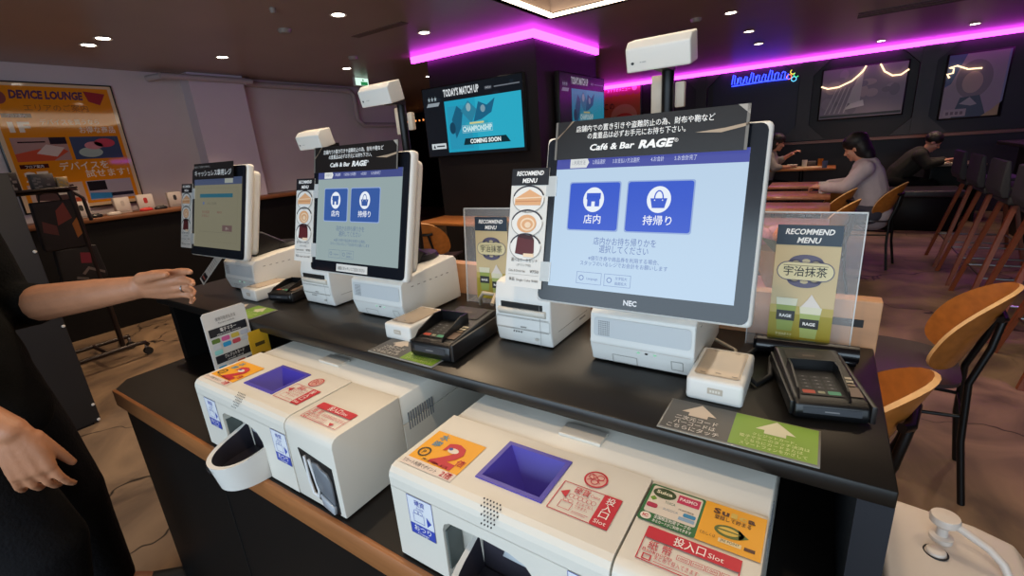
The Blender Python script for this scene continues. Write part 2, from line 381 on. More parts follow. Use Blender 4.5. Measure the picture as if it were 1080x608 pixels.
def hotstrip(root, x0, z0, M):
    y = -.0035; b = B(); b.box(x0, x0 + .078, y, y + .0012, z0, z0 + .215, mat('menu_card', 'dedad2', .4), M=M)
    d = Dec(b, M @ Vector((x0, y, z0)), (1, 0, 0), M.to_3x3() @ Vector((0, 0, 1))); d.rect(0, .185, .078, .215, ink('161418'))
    d.text('RECOMMEND', .039, .2025, .0085, WI, .056, bold=.03, shear=.15); d.text('MENU', .039, .1895, .0085, WI, .03, bold=.03, shear=.15)
    for k in range(3): cake_art(d, .039, .160 - k * .043, 1.08, k)
    d.text('選べるケーキセット', .039, .047, .0058, ink('24201e'), .056); d.text('(ドリンク付)', .039, .0385, .0042, ink('4c4642'), .03)
    d.text('Cake & Drink Set', .007, .0275, .0046, ink('4c4642'), .036, 'l'); d.text('¥750', .071, .0275, .0058, ink('24201e'), .018, 'r')
    d.rect(.006, .0225, .072, .0228, GRY); d.text('単品', .009, .011, .0056, ink('24201e'), .012, 'l'); d.text('Single Cake ¥480', .071, .011, .0046, ink('4c4642'), .046, 'r')
    b.box(x0 + .074, x0 + .094, y - .0006, y + .002, z0 + .015, z0 + .05, ACRYLE, M=M); b.box(x0 + .074, x0 + .094, y - .0006, y + .002, z0 + .165, z0 + .2, ACRYLE, M=M)
    o = b.obj('menu_card', root, label='white card with three cakes beside the screen')
    return o
def screen_main(d, bg, btn, navc, dim, e):
    g = lambda c: glow(c, e)
    d.rect(0, 0, .302, .222, g(bg), 1); d.rect(0, .202, .302, .222, g(navc), 2)
    d.poly([(.026, .2035), (.056, .2035), (.0605, .212), (.056, .2205), (.026, .2205)], g('d8dcdc'), 3); d.text('1.利用方法', .042, .209, .0065, g('7c8290'), .024, l=4)
    for u, t, w in ((.074, '2.商品選択', .022), (.120, '3.お支払い方法選択', .044), (.170, '4.お会計', .020), (.212, '5.お会計完了', .032)): d.text(t, u + .004, .209, .0065, g('ccd3ee'), w, l=4)
    for u0, u1, t in ((.030, .118, '店内'), (.132, .232, '持帰り')):
        d.rrect(u0 - .002, .098, u1 + .002, .180, .004, g('8fa6d4'), 2); d.rrect(u0, .100, u1, .178, .004, g(btn), 3)
        c = (u0 + u1) / 2; d.ell(c, .150, .0185, .0205, g('e6edf6'), 4); d.text(t, c, .112, .0125, g('f0f4fb'), bold=.02, l=4)
    c = .074; q = g(btn)
    d.rect(c - .011, .139, c + .011, .156, q, 5); d.rect(c - .0125, .152, c + .0125, .161, q, 5); d.rect(c - .003, .139, c + .003, .147, g('e6edf6'), 6)
    for k in range(4): d.ell(c - .0095 + k * .0063, .1525, .0031, .0026, q, 6)
    c = .182; d.poly([(c - .013, .152), (c + .013, .152), (c + .0095, .137), (c - .0095, .137)], q, 5); d.ring(c, .152, .0075, .0125, .002, q, 5, 0, PI, 16); d.ell(c - .006, .149, .001, .001, g('e6edf6'), 6); d.ell(c + .006, .149, .001, .001, g('e6edf6'), 6)
    t1 = g(dim); d.text('店内かお持ち帰りかを', .132, .077, .0108, t1, .104); d.text('選択してください', .132, .064, .0108, t1, .082)
    d.text('※値引き券や商品券を利用する場合、', .132, .050, .0066, t1, .118); d.text('スタッフのいるレジでお会計をお願いします', .132, .041, .0066, t1, .146)
    for u0, t in ((.054, 'Language'), (.104, '')):
        d.frame(u0, .009, u0 + .045, .029, .0006, t1, 2)
        d.ring(u0 + .009, .019, .0045, .0045, .0012, t1, 3)
        if t: d.text(t, u0 + .029, .0165, .0045, t1, .020)
        else: d.text('文字拡大', u0 + .029, .0205, .0045, t1, .020); d.text('画面拡大', u0 + .029, .0125, .0045, t1, .020)
def banner(root, x0, x1, cash=False):
    b = B(); M = Matrix.Translation((0, -.002, .372)) @ Matrix.Rotation(math.radians(-13), 4, 'X')
    w = x1 - x0; h = .062 if not cash else .05
    dk = mat('notice_black', '1d1a19', .3)
    b.box(x0, x1, -.001, .0, 0, h, dk, M=M)
    O = M @ Vector((x0, -.001, 0)); V = (M.to_3x3() @ Vector((0, 0, 1)))
    d = Dec(b, O, (1, 0, 0), V)
    if cash:
        d.text('現金はご利用できません', .006, .036, .006, ink('b9b4ae'), w * .42, 'l'); d.text('キャッシュレス専用レジ', w / 2, .011, .016, WI, w * .93, bold=.02)
    else:
        d.text('店舗内での置き引きや盗難防止の為、財布や鞄など', w * .49, .044, .0085, WI, w * .72, bold=.015); d.text('の貴重品は必ずお手元にお持ち下さい。', w * .46, .0315, .0085, WI, w * .52, bold=.015)
        d.text('Café & Bar', w * .34, .0125, .0105, WI, w * .25, bold=.03, shear=.2); d.text('RAGE', w * .575, .0115, .0125, WI, w * .17, bold=.05, shear=.3); d.text('®', w * .68, .017, .006, WI)
        for q in (0, 1): d.rect(q * (w - .004), 0, q * (w - .004) + .004, h, ink('6e6a64'))
        d.poly([(w - .07, h - .0335), (w - .03, h - .030), (w, h - .025), (w, h - .029), (w - .035, h - .036)], ink('a8937c')); d.poly([(w - .016, h), (w, h), (w, h - .014)], ink('a09a92'))  # pale reflection streak painted at the right, then the curled corner
        d.poly([(0, h * .55), (.034, h), (.030, h), (0, h * .48)], ink('8d7a68'))  # slanted reflection painted across the left corner
    b.obj('notice_card', root, label='black notice card taped over the top bezel')
def kiosk(label, x, kind):
    r = thing('order_kiosk', label, 'kiosk', (x, .735, 1.0), group='self order kiosks')
    prof = [(.012, .004), (.0, .045), (.002, .052), (.006, .098), (.02, .108), (.10, .118), (.21, .126), (.22, .115), (.224, .004)]
    b = B().prism(prof, 'x', -.095, .091, WHITE, .006, 3)
    for sx in (-.085, .075): b.box(sx, sx + .012, .02, .04, 0, .006, RUBBER)
    for sx in (-.085, .075): b.box(sx, sx + .012, .19, .21, 0, .006, RUBBER)
    for k in range(7): b.box(.0908, .0918, .04 + k * .022, .048 + k * .022, .085, .087, mat('seam', '8d8a84', .6))
    o = b.obj('kiosk_base', r)
    b = B(); V = Vector((0, .004, .046)).normalized(); d = Dec(b, (-.095, .0015, .052), (1, 0, 0), V, .0006)
    d.rrect(.008, .004, .180, .040, .006, mat('grille_panel', 'c6c8c8', .5))
    for i in range(7):
        for j in range(8): d.ell(.018 + i * .0032, .008 + j * .0036, .0011, .0011, ink('46494c'), 2, 6)
    b.obj('speaker_grille', o)
    b = B(); V = Vector((0, -.012, .041)).normalized(); d = Dec(b, (-.095, .0115, .004), (1, 0, 0), V, .0006); sm = mat('seam')
    d.frame(.042, .002, .088, .020, .0008, sm); d.frame(.148, .009, .168, .028, .0009, sm); d.rect(.005, .040, .180, .0405, ink('c9b5a8'))
    for u in (.092, .106, .121): d.ell(u, .034, .003, .0018, glow('8fd0b0', 1) if u != .106 else K, 2, 10)
    b.obj('indicator_panel', o)
    b = B().prism([(.05, .11), (.17, .12), (.175, .135), (.09, .19), (.03, .20)], 'x', -.04, .04, BLACKP, .008, 3).lathe([(.05, .12), (.055, .128), (.05, .138), (0, .14)], BLACKP, (.0, .17, 0)); b.obj('monitor_arm', r)
    # tilted display
    M = Matrix.Translation((0, -.053, .13)) @ Matrix.Rotation(math.atan2(-.075, .28), 4, 'X')
    b = B(); pts = []
    b.box(-.176, .176, .0, .022, 0, .29, WHITE, .010, 4, M=M); b.box(-.166, .166, .015, .05, .02, .275, WHITE, .016, 4, M=M)
    disp = b.obj('monitor', r)
    U = Vector((1, 0, 0)); V = M.to_3x3() @ Vector((0, 0, 1)); O = M @ Vector((-.176, 0, 0))
    b = B(); d = Dec(b, O, U, V, .0008); d.rrect(.005, .004, .347, .286, .011, BEZEL); d.rrect(.0, .002, .352, .288, .012, WHITE, -1) if False else None
    if kind == 2: d.text('NEC', .176, .012, .009, ink('d8dade'), .022, bold=.04)
    b.obj('bezel', disp)
    b = B(); d = Dec(b, M @ Vector((-.151, 0, .031)), U, V, .0016)
    if kind == 2: screen_main(d, 'b9d0e6', '3456c8', '4a51a0', '6478b0', 1.0)
    elif kind == 1: screen_main(d, '92a3a4', '385a9e', '434c84', '5a7090', 1.0)
    else:
        g = lambda c: glow(c, 1.0); d.rect(0, 0, .302, .222, g('716e5c'), 1); d.rect(0, .200, .302, .222, g('3e4862'), 2); d.rect(.2, .204, .25, .218, g('8a8f88'), 3)
        d.rect(.04, .160, .25, .172, g('245566'), 2); d.rect(.06, .138, .07, .146, g('4c5f84'), 2); d.text('お支払い方法を選択', .12, .138, .007, g('57554c'), .06)
        d.text('合計金額', .08, .11, .008, g('6a4a44'), .05); d.text('¥0', .17, .11, .008, g('6a4a44'), .03); d.text('お支払い', .08, .098, .008, g('6a4a44'), .05)
        d.rect(.19, .055, .25, .074, g('5c4a48'), 2); d.text('次へ', .22, .060, .008, g('a09890'), .02); d.rect(.04, .05, .24, .0506, g('55534a'), 2); d.frame(.02, .02, .28, .19, .0005, g('64624f'), 2)
    b.obj('screen', disp)
    if kind == 1:
        b = B(); d = Dec(b, O, U, V, .0012); d.rect(.11, .008, .225, .026, ink('d8d6d0'), 1); d.text('画面にタッチしてご注文ください', .1675, .013, .007, ink('55524c'), .1); b.obj('instruction_label', disp)
    banner(r, -.15, .148) if kind else banner(r, -.125, .125, True)
    hotstrip(r, -.242, .022, M)
    if kind == 0:
        b = B(); M2 = Matrix.Translation((-.14, -.06, .05)) @ Matrix.Rotation(math.radians(-35), 4, 'X') @ Matrix.Rotation(math.radians(25), 4, 'Y')
        b.box(0, .045, 0, .001, 0, .12, mat('receipt_paper', 'cfc8bd', .6), M=M2); d = Dec(b, M2 @ Vector((0, 0, 0)), M2.to_3x3() @ Vector((1, 0, 0)), M2.to_3x3() @ Vector((0, 0, 1)))
        d.rect(.004, .006, .041, .03, K); d.rect(.008, .014, .037, .019, ink('a8584a'), 2)
        for k in range(6): d.rect(.006, .045 + k * .008, .036, .0465 + k * .008, ink('8d867c'))
        b.obj('receipt_slip', r, label='white printed slip hanging under the screen')
    return r
KX = (-1.60, -.925, -.243)
kiosk('kiosk with cashless-only sign, leftmost on the shelf beside the reaching hand', KX[0], 0)
kiosk('middle kiosk on the shelf with dim screen and white label strip', KX[1], 1)
kiosk('nearest kiosk with bright screen and two blue buttons', KX[2], 2)

# receipt printers
def printer(label, x):
    r = thing('receipt_printer', label, 'printer', (x, .748, 1.0), group='receipt printers')
    b = B().prism([(.006, .003), (.0, .035), (.0, .062), (.002, .10), (.012, .132), (.03, .136), (.19, .136), (.195, .003)], 'x', 0, .134, WHITE, .005, 3)
    for sx in (.008, .114): b.box(sx, sx + .012, .02, .035, 0, .006, RUBBER); b.box(sx, sx + .012, .165, .18, 0, .006, RUBBER)
    o = b.obj('printer_body', r)
    b = B().box(.018, .116, -.0015, .003, .083, .094, mat('slot_black', '0b0b0b', .6)); b.obj('paper_slot', o)
    B().prism([(.0, .066), (-.006, .074), (-.004, .082), (.004, .082), (.004, .066)], 'x', .01, .124, mat('tear_bar', 'd3cbbd', .4), .0015, 1).obj('tear_bar', o)
    b = B(); d = Dec(b, (0, -.0002, .035), (1, 0, 0), (0, 0, 1), .0012); sm = mat('seam')
    d.rect(.004, .0275, .13, .0282, sm); d.rect(.004, .001, .13, .0018, sm); d.rect(.063, .006, .077, .0085, ink('8a8782'))
    for k in range(4): d.rect(.045 + k * .006, -.006, .0475 + k * .006, -.002, ink('6f6d69'), 1)
    d.ell(.1, -.016, .004, .003, ink('c0bab0')); d.frame(.002, .003, .132, .026, .0006, sm); d.rect(.110, -.03, .1107, .06, sm)
    b.obj('front_panel', o)
    B().box(.1332, .1345, .03, .17, .03, .031, mat('seam')).box(.1332, .1345, .13, .16, .02, .024, mat('seam')).obj('side_seam', o)
    return r
p0 = printer('white receipt printer between the middle kiosk and the bright nearest kiosk', -.561)
dup(p0, (-1.262, .748, 1.0), label='white receipt printer between the leftmost kiosk and the middle kiosk')

# code readers
def reader(label, x, y):
    r = thing('code_reader', label, 'scanner', (x, y, 1.0), group='white code readers')
    b = B().box(0, .082, 0, .125, 0, .038, WHITE, .007, 3); b.obj('reader_body', r)
    b = B(); d = Dec(b, (0, 0, .038), (1, 0, 0), (0, 1, 0)); d.rrect(.008, .016, .074, .116, .006, mat('reader_glass', 'b9a58c', .08))
    d.frame(.010, .018, .072, .114, .0008, mat('seam'), 2)
    for u, v in ((.02, .022), (.042, .026), (.066, .022), (.025, .108), (.058, .108)): d.rect(u - .004, v, u + .004, v + .0015, K, 3)
    b.obj('scan_window', r)
    b = B(); d = Dec(b, (0, 0, 0), (1, 0, 0), (0, 0, 1)); d.rrect(.032, .016, .054, .026, .001, ink('b8ac9c')); [d.rect(.0355 + k * .004, .019, .0383 + k * .004, .0232, ink('d8d2c6'), 2) for k in range(4)]; b.obj('reader_badge', r)
    return r
q0 = reader('white code reader tray to the right of the nearest bright kiosk', -.152, .682)
dup(q0, (-.812, .655, 1.0), label='white code reader tray right of the middle kiosk')
dup(q0, (-1.508, .688, 1.0), label='white code reader tray right of the leftmost kiosk')

# payment terminals
def terminal(label, x, y, rz):
    r = thing('payment_terminal', label, 'card terminal', (x, y, 1.0), rz, group='payment terminals')
    r.scale = (.87, .74, .78); DK = mat('terminal_black', '0d0e10', .34)
    b = B().prism([(-.115, .006), (-.120, .018), (-.116, .034), (-.10, .040), (.10, .052), (.118, .046), (.122, .012), (.112, .002), (-.105, .002)], 'x', -.052, .052, DK, .006, 3)
    o = b.obj('terminal_body', r)
    b = B().box(-.058, -.052, -.112, .112, .008, .036, DK, .003, 2).box(.052, .060, -.116, .112, .006, .04, mat('terminal_rail', '1c1817', .35), .003, 2); b.obj('side_rail', r)
    # privacy shield with sloping cheeks
    b = B(); A = mat('shield_black', '0c0c0e', .3)
    b.prism([(-.105, .040), (-.088, .052), (-.02, .068), (.012, .066), (.012, .046)], 'x', -.046, -.043, A); b.prism([(-.105, .040), (-.088, .052), (-.02, .068), (.012, .066), (.012, .046)], 'x', .025, .028, A)
    b.box(-.046, .028, .009, .012, .046, .067, A); b.obj('privacy_shield', r)
    b = B(); N = Vector((0, .2, .012)).normalized(); d = Dec(b, (-.052, -.10, .040), (1, 0, 0), N, .001)
    d.rect(.012, .008, .074, .100, ink('0b0b0c'))
    for i in range(3):
        for j in range(4): d.rrect(.018 + i * .018, .030 + j * .013, .032 + i * .018, .039 + j * .013, .002, ink('2b2b2e'), 2); d.rect(.023 + i * .018, .034 + j * .013, .027 + i * .018, .0355 + j * .013, ink('8d8d90'), 3)
    d.rrect(.016, .012, .034, .024, .002, ink('a8402c'), 2); d.rrect(.052, .012, .070, .024, .002, ink('3f8a6a'), 2); d.rrect(.038, .014, .048, .022, .002, ink('8a8a72'), 2)
    b.obj('keypad', r)
    b = B(); d = Dec(b, (-.052, -.10, .040), (1, 0, 0), N, .001); d.rrect(.012, .128, .092, .196, .004, ink('1f1b1a')); d.ell(.05, .165, .022, .017, ink('2e2826'), 2); d.rect(.04, .16, .06, .168, ink('554a44'), 3)
    for k in range(3): d.rrect(.082, .05 + k * .013, .098, .058 + k * .013, .002, ink('b9b09c' if k else '7e6b58'), 2)
    d.rect(.080, .012, .100, .046, ink('6b584b'), 2); b.obj('display_panel', r)
    b = B(); d = Dec(b, (-.04, -.1195, .014), (1, 0, 0), (0, .1, 1)); d.rect(0, .004, .08, .016, ink('2a2d33')); d.rect(.03, .008, .05, .0105, ink('6e6e70'), 2); b.obj('card_slot', r)
    return r
t0 = terminal('black card terminal at the right end of the counter', .018, .782, math.radians(14))
dup(t0, (-.632, .70, 1.0), math.radians(4), 'black card terminal on green and grey mat before the middle kiosk').scale = (.95, .80, 1.05)
dup(t0, (-1.36, .80, 1.0), math.radians(12), 'dark card terminal by the leftmost kiosk behind the small mat')

# touch mats: acrylic sheets with grey and green halves
def touch_mat(label, x0, y0, w, h, split):
    b = B().box(x0, x0 + w, y0, y0 + h, 1.0, 1.0025, mat('mat_acrylic', '8b8880', .15), .0008, 1)
    d = Dec(b, (x0, y0, 1.0025), (1, 0, 0), (0, 1, 0), .0003)
    d.rect(.003, .003, split, h - .003, ink('55534f')); d.rect(split, .003, w - .003, h - .003, ink('7ba02c'))
    for c, k in ((split / 2, ink('cfc0ae')), ((split + w) / 2, ink('d3cfb2'))):
        d.poly([(c - .024, h * .62), (c, h * .93), (c + .024, h * .62), (c + .013, h * .62), (c + .013, h * .52), (c - .013, h * .52), (c - .013, h * .62)], k, 2)
    for k, t in enumerate(('二次元コード', 'バーコードは', 'こちらにタッチ')): d.text(t, split / 2, h * (.36 - k * .145), .0092, ink('ddd8cf'), split * (.62, .60, .74)[k], bold=.015)
    g = ink('d8dca0')
    for k, t in enumerate(('クレジットカード、', '電子マネーのタッチ決済は', 'こちらにカードまたは', 'スマートフォンをかざして')): d.text(t, (split + w) / 2, h * (.40 - k * .105), .0062, g, (w - split) * (.5, .78, .64, .74)[k])
    return b.obj('touch_mat', label=label, cat='sign', group='touch mats')
touch_mat('grey and green touch mat lying before the nearest kiosk', -.168, .584, .197, .085, .093)
touch_mat('grey and green touch mat under the middle terminal', -.79, .583, .187, .083, .095)
touch_mat('grey and green touch mat before the leftmost kiosk', -1.47, .585, .195, .083, .095)

# sensor cameras on black poles
def sensor(label, x, z, dx):
    r = thing('sensor_camera', label, 'camera', (x, .977, 1.0), group='sensor cameras on poles')
    b = B().lathe([(.017, 0), (.017, .008), (.012, .012)], STEEL, (0, 0, 0)).tube([(0, 0, .008), (0, 0, z - 1.0)], .0115, STEEL, 14); b.obj('pole', r)
    M = Matrix.Translation((dx, -.075, z - 1.0 + .024)) @ Matrix.Rotation(math.radians(14), 4, 'X') @ Matrix.Scale(.84, 4)
    b = B(); b.prism([(-.03, -.028), (-.03, .018), (-.012, .03), (.03, .03), (.03, -.028)], 'x', -.066, .066, mat('camera_white', 'd6d2ca', .4), .004, 3, M=M); h = b.obj('camera_housing', r)
    b = B(); d = Dec(b, M @ Vector((-.066, -.0302, -.028)), (1, 0, 0), M.to_3x3() @ Vector((0, 0, 1)), .0004); d.ell(.012, .015, .0028, .0022, K); d.rect(.025, .0147, .028, .0163, ink('a5a39e')); d.rect(.029, .0147, .036, .0163, ink('a5a39e')); b.obj('lens_window', h)
    b = B().box(-.012, .012, -.05, .006, z - 1.0 + .0, z - 1.0 + .012, STEEL); b.obj('mount_bracket', r)
    b = B().box(-.034, -.012, .004, .017, z - 1.0 - .075, z - 1.0 - .004, mat('adapter_white', 'c9b9a4', .5), .003, 2).box(.012, .03, .004, .017, z - 1.0 - .066, z - 1.0 - .02, mat('adapter_white'), .003, 2); b.obj('power_adapter', r)
    B().tube([(-.02, .014, z - 1.075), (-.022, .012, z - 1.11), (-.014, .014, z - 1.15), (-.016, .012, .05), (-.02, .012, .005)], .0042, mat('cable_grey', '8e959e', .5), 8).obj('power_cable', r)
    return r
s0 = sensor('white sensor camera on a pole behind the nearest bright kiosk', -.272, 1.515, .008)
dup(s0, (-.99, .977, 1.015), label='white sensor camera on a pole behind the middle kiosk')
dup(s0, (-1.30, .977, .925), label='white sensor camera on the shortest pole, between leftmost and middle kiosk')

# acrylic menu stands
def stand(label, x, y, rz, w=.165, flat=False):
    r = thing('menu_stand', label, 'menu stand', (x, y, 1.0), rz, group='acrylic menu stands')
    M = Matrix.Rotation(math.radians(-6), 4, 'X')
    b = B().box(-w / 2, w / 2, 0, .003, .0, .255, ACRYL, M=M).box(-w / 2, w / 2, -.0, .045, 0, .003, ACRYL)
    for a in ((-w / 2, w / 2, .2525, .255), (w / 2 - .0018, w / 2, 0, .255), (-w / 2, -w / 2 + .0018, 0, .255)): b.box(a[0], a[1], -.0006, .0036, a[2], a[3], ACRYLE, M=M)
    b.obj('acrylic_sheet', r)
    b = B(); cw, ch = .098, .217; x0 = -.046
    b.box(x0, x0 + cw, -.002, -.001, .015, .015 + ch, mat('menu_paper', 'c8b489', .5), M=M)
    d = Dec(b, M @ Vector((x0, -.002, .015)), (1, 0, 0), M.to_3x3() @ Vector((0, 0, 1)))
    d.rect(0, ch - .036, cw, ch, ink('1f3040')); d.text('RECOMMEND', cw / 2, ch - .0165, .0105, WI, cw * .74, bold=.03, shear=.2); d.text('MENU', cw / 2, ch - .0315, .0105, WI, cw * .35, bold=.03, shear=.2)
    c = cw / 2; v = ch * .62; fr = ink('55506a')
    for s_ in (1, -1):
        d.ell(c, v + s_ * .017, .026, .013, fr, 1); d.ell(c - .017, v + s_ * .012, .013, .009, fr, 1); d.ell(c + .017, v + s_ * .012, .013, .009, fr, 1)
        for k in (-1, 0, 1): d.ell(c + k * .015, v + s_ * (.019 - abs(k) * .004), .006, .0035, ink('b5a985'), 2)
    d.rrect(c - .044, v - .017, c + .044, v + .017, .0165, fr, 2); d.rrect(c - .0425, v - .0155, c + .0425, v + .0155, .0152, ink('d6cb9e'), 3)
    d.text('宇治抹茶', c, v - .0075, .015, ink('1a1714'), .066, bold=.02, l=4); d.rect(c - .034, v + .0098, c + .034, v + .0108, ink('6b6348'), 4)
    d.rect(0, 0, cw, .055, ink('9a8c1c'), 1); d.rect(0, .055, cw, .07, ink('b3a050'), 1)
    for k, u in enumerate((.026, .064)):
        hh = .062 if k == 0 else .058; y0 = .022 - k * .01
        d.poly([(u - .012, y0), (u + .012, y0), (u + .017, y0 + hh), (u - .017, y0 + hh)], ink('9fae62' if k else '8f9e48'), 2); d.poly([(u - .0155, y0 + hh * .78), (u + .0155, y0 + hh * .78), (u + .017, y0 + hh), (u - .017, y0 + hh)], ink('d5d3b8'), 3)
        if k: d.poly([(u - .015, y0 + hh), (u + .015, y0 + hh), (u + .004, y0 + hh + .016), (u - .001, y0 + hh + .024), (u - .006, y0 + hh + .014)], ink('d9d2ca'), 3)
        d.rect(u - .0145, y0 + hh * .32, u + .0145, y0 + hh * .62, ink('20201c'), 4); d.text('RAGE', u, y0 + hh * .42, .006, WI, .019, bold=.03, l=5)
        d.text('宇治抹茶ラテ', u, y0 - .009, .0045, ink('e6e2b0'), .026); d.rect(u - .012, y0 - .0125, u + .012, y0 - .0118, ink('e6e2b0'))
    b.obj('menu_paper', r)
    return r
m0 = stand('clear acrylic menu stand at the right end by the wood panel', -.018, .935, 0)
dup(m0, (-.715, .945, 1.0), math.radians(4), 'clear acrylic menu stand between middle and nearest kiosks')
b = B(); b.tube([(-.078, .905, 1.016), (.076, .917, 1.016)], .0155, mat('bar_gloss', '121013', .12), 16); b.box(-.082, -.078, .892, .92, 1.0, 1.03, mat('bar_gloss'))
b.box(-.076, .074, .902, .926, 1.0, 1.008, mat('bar_gloss'), .001, 1); b.obj('scanner_bar', label='glossy black bar lying at the foot of the right menu stand', cat='scanner')
B().tube([(-.075, .90, 1.01), (-.09, .86, 1.006), (-.085, .80, 1.006), (-.06, .76, 1.006), (-.045, .80, 1.006), (-.05, .87, 1.008)], .0042, RUBBER, 8).obj('power_cable', label='black cable looping beside the right card terminal', cat='cable')
B().tube([(-.155, .92, 1.006), (-.11, .88, 1.006), (-.10, .83, 1.006), (-.105, .812, 1.012)], .0038, mat('cable_cream', 'b5a893', .5), 8).obj('power_cable', label='cream cable leading from the nearest code reader', cat='cable')
B().tube([(-.66, .87, 1.03), (-.67, .9, 1.045), (-.70, .89, 1.05), (-.72, .90, 1.03), (-.735, .92, 1.006)], .005, mat('cable_cream'), 8).obj('power_cable', label='cream cable looping behind the middle card terminal', cat='cable')

# ------------------------------------------------------------------ coin and banknote machines on the ledge
def machine(label, x0):
    r = thing('cash_machine', label, 'cash machine', (x0, .375, .786), group='cash machines on the ledge')
    CW, TW, H, D = .353, .495, .166, .5
    prof = lambda y1: [(0, .132), (0, .149), (.002, .157), (.008, .1635), (.017, H), (y1, H), (y1, .132)]
    b = B()
    # front slab with the arched recess for the coin cup
    arch = [(.100 + 0, 0.003), (.100, .095), (.104, .106), (.114, .112), (.175, .114), (.215, .112), (.240, .104), (.255, .085), (.258, .003)]
    b.prism([(0, .003)] + arch + [(CW, .003), (CW, .133), (0, .133)], 'y', 0, .042, MACH)
    b.prism(prof(.047), 'x', 0, CW, MACH)
    b.box(0, .135, .047, .135, .1, H, MACH).box(.24, CW, .047, .135, .1, H, MACH).box(0, CW, .135, .157, .1, H, MACH)
    b.box(0, CW, .1, D, .003, .1, MACH)
    b.box(.098, .262, .036, .042, .003, .118, MACH).box(0, .1, .04, .1, .003, .1, MACH).box(.258, CW, .04, .1, .003, .1, MACH)
    cu = b.obj('coin_unit', r)
    # hopper
    b = B(); P = BLUEPL; t = H + .002
    rim = [(.133, .045), (.242, .045), (.242, .137), (.133, .137)]; inn = [(.140, .052), (.235, .052), (.235, .130), (.140, .130)]; bot = [(.196, .060), (.212, .060), (.212, .088), (.196, .088)]
    for k in range(4):
        a, c = k, (k + 1) % 4
        b.add([(*rim[a], t), (*rim[c], t), (*inn[c], t), (*inn[a], t)], [(0, 1, 2, 3)], P)
        b.add([(*rim[a], H - .004), (*rim[c], H - .004), (*rim[c], t), (*rim[a], t)], [(0, 1, 2, 3)], P)
        b.add([(*inn[a], t), (*inn[c], t), (*bot[c], .108), (*bot[a], .108)], [(0, 1, 2, 3)], P)
    b.add([(*q, .108) for q in bot], [(0, 1, 2, 3)], mat('slot_black')); b.obj('coin_hopper', cu)
    # speaker holes on the rounded edge
    b = B(); d = Dec(b, (.168, .004, .1585), (1, 0, 0), Vector((0, .017, .0125)), .0016)
    for j in range(7):
        for i in range(6):
            if i >= 2 - j * .5 and i + j < 12: d.ell(.004 + i * .0052 + (j % 2) * .0026, -.014 + j * .0048, .0014, .0014, ink('3a3a3c'), 1, 8)
    b.obj('speaker_holes', cu)
    # banknote unit
    b = B().prism([(.0, .003), (0, .149), (.002, .157), (.008, .163), (.017, H - .0005), (.157, H - .0005), (.157, .003)], 'x', CW + .002, TW, MACH, .003, 2); bu = b.obj('banknote_unit', r)
    b = B().box(.003, TW - .001, .1575, D, .1005, H - .003, MACH, .002, 1).box(CW + .002, TW, .158, D, .003, .1, MACH); rb = b.obj('rear_housing', r)
    b = B()
    for k in range(11):
        y = .172 + k * .0068; b.prism([(y, .084), (y + .0032, .084), (y + .0032, .122), (y, .122)], 'x', TW - .0012, TW + .0004, mat('vent_dark', '7d8186', .6))
    b.obj('side_vent', rb)
    B().box(.19, .262, .192, .226, H - .003, H + .003, MACH, .002, 2).obj('cover_latch', rb)
    # coin cup
    b = B(); n = 24; cxx = .198; dk = mat('cup_dark', '3a3740', .35); O, I, F, Bo = [], [], [], []
    for k in range(n + 1):
        a = PI * k / n; c, s_ = math.cos(a), math.sin(a); y = .030 - .112 * s_ ** .62; rz = .060 + .022 * ((y + .082) / .112) ** 1.5
        O.append((cxx + .062 * c, y, rz)); I.append((cxx + .055 * c, min(.028, y + .009), rz)); F.append((cxx + .050 * c, .028 - .096 * s_ ** .62, .026)); Bo.append((cxx + .054 * c, .030 - .100 * s_ ** .62, .0005))
    vs = O + I + F + Bo; N = n + 1
    w = [(k, k + 1, N + k + 1, N + k) for k in range(n)]; wo = [(3 * N + k, 3 * N + k + 1, k + 1, k) for k in range(n)]
    b.add(vs, w + wo, WHITE, True); b.add(vs, [(N + k, N + k + 1, 2 * N + k + 1, 2 * N + k) for k in range(n)] + [tuple(range(2 * N, 3 * N))], dk, True)
    b.add([(cxx - .055, .031, .0), (cxx + .055, .031, .0), (cxx + .055, .031, .094), (cxx - .050, .031, .098)], [(0, 1, 2, 3)], dk)
    cp = b.obj('coin_cup', r)
    b = B(); pts = [(cxx + .062 * math.cos(a), .030 - .112 * math.sin(a) ** .62 - .0012, .048) for a in [PI * (.18 + .34 * k / 12) + PI * .30 for k in range(13)]]; b.tube(pts, .0016, K, 6); b.obj('cup_slit', cp)
    B().box(.1005, .1035, .004, .034, .02, .09, mat('shutter_green', '59615f', .4)).obj('slot_edge', cu)
    B().prism([(.195, .085), (.235, .085), (.222, .108), (.205, .110)], 'y', .012, .016, mat('shutter_clear', 'c4cbd0', .15), .001, 1).obj('coin_shutter', cu)
    # banknote mouth
    b = B(); b.prism([(.388, .118), (.392, .118), (.482, .104), (.482, .008), (.470, .004), (.424, .02), (.404, .04)], 'y', -.0015, .004, mat('mouth_black', '141518', .3)); mo = b.obj('banknote_mouth', bu)
    b = B(); b.prism([(.430, .104), (.445, .104), (.455, .096), (.470, .092), (.478, .075), (.478, .03), (.440, .045), (.432, .06)], 'y', -.006, -.001, mat('mouth_grey', '6e747c', .25), .001, 1); b.prism([(.44, .04), (.476, .025), (.474, .008), (.444, .016)], 'y', -.008, -.001, mat('mouth_light', 'a9b0b8', .2), .001, 1); b.obj('mouth_shutter', mo)
    b = B().tube([(.407, -.003, .108), (.412, -.005, .06), (.42, -.006, .035), (.432, -.005, .03), (.434, -.004, .045), (.42, -.003, .105)], .0028, mat('guide_white', 'd9dcde', .3), 8); b.obj('mouth_guide', mo)
    # ---- stickers
    Z = H + .0003; X = (1, 0, 0); Y = (0, 1, 0)
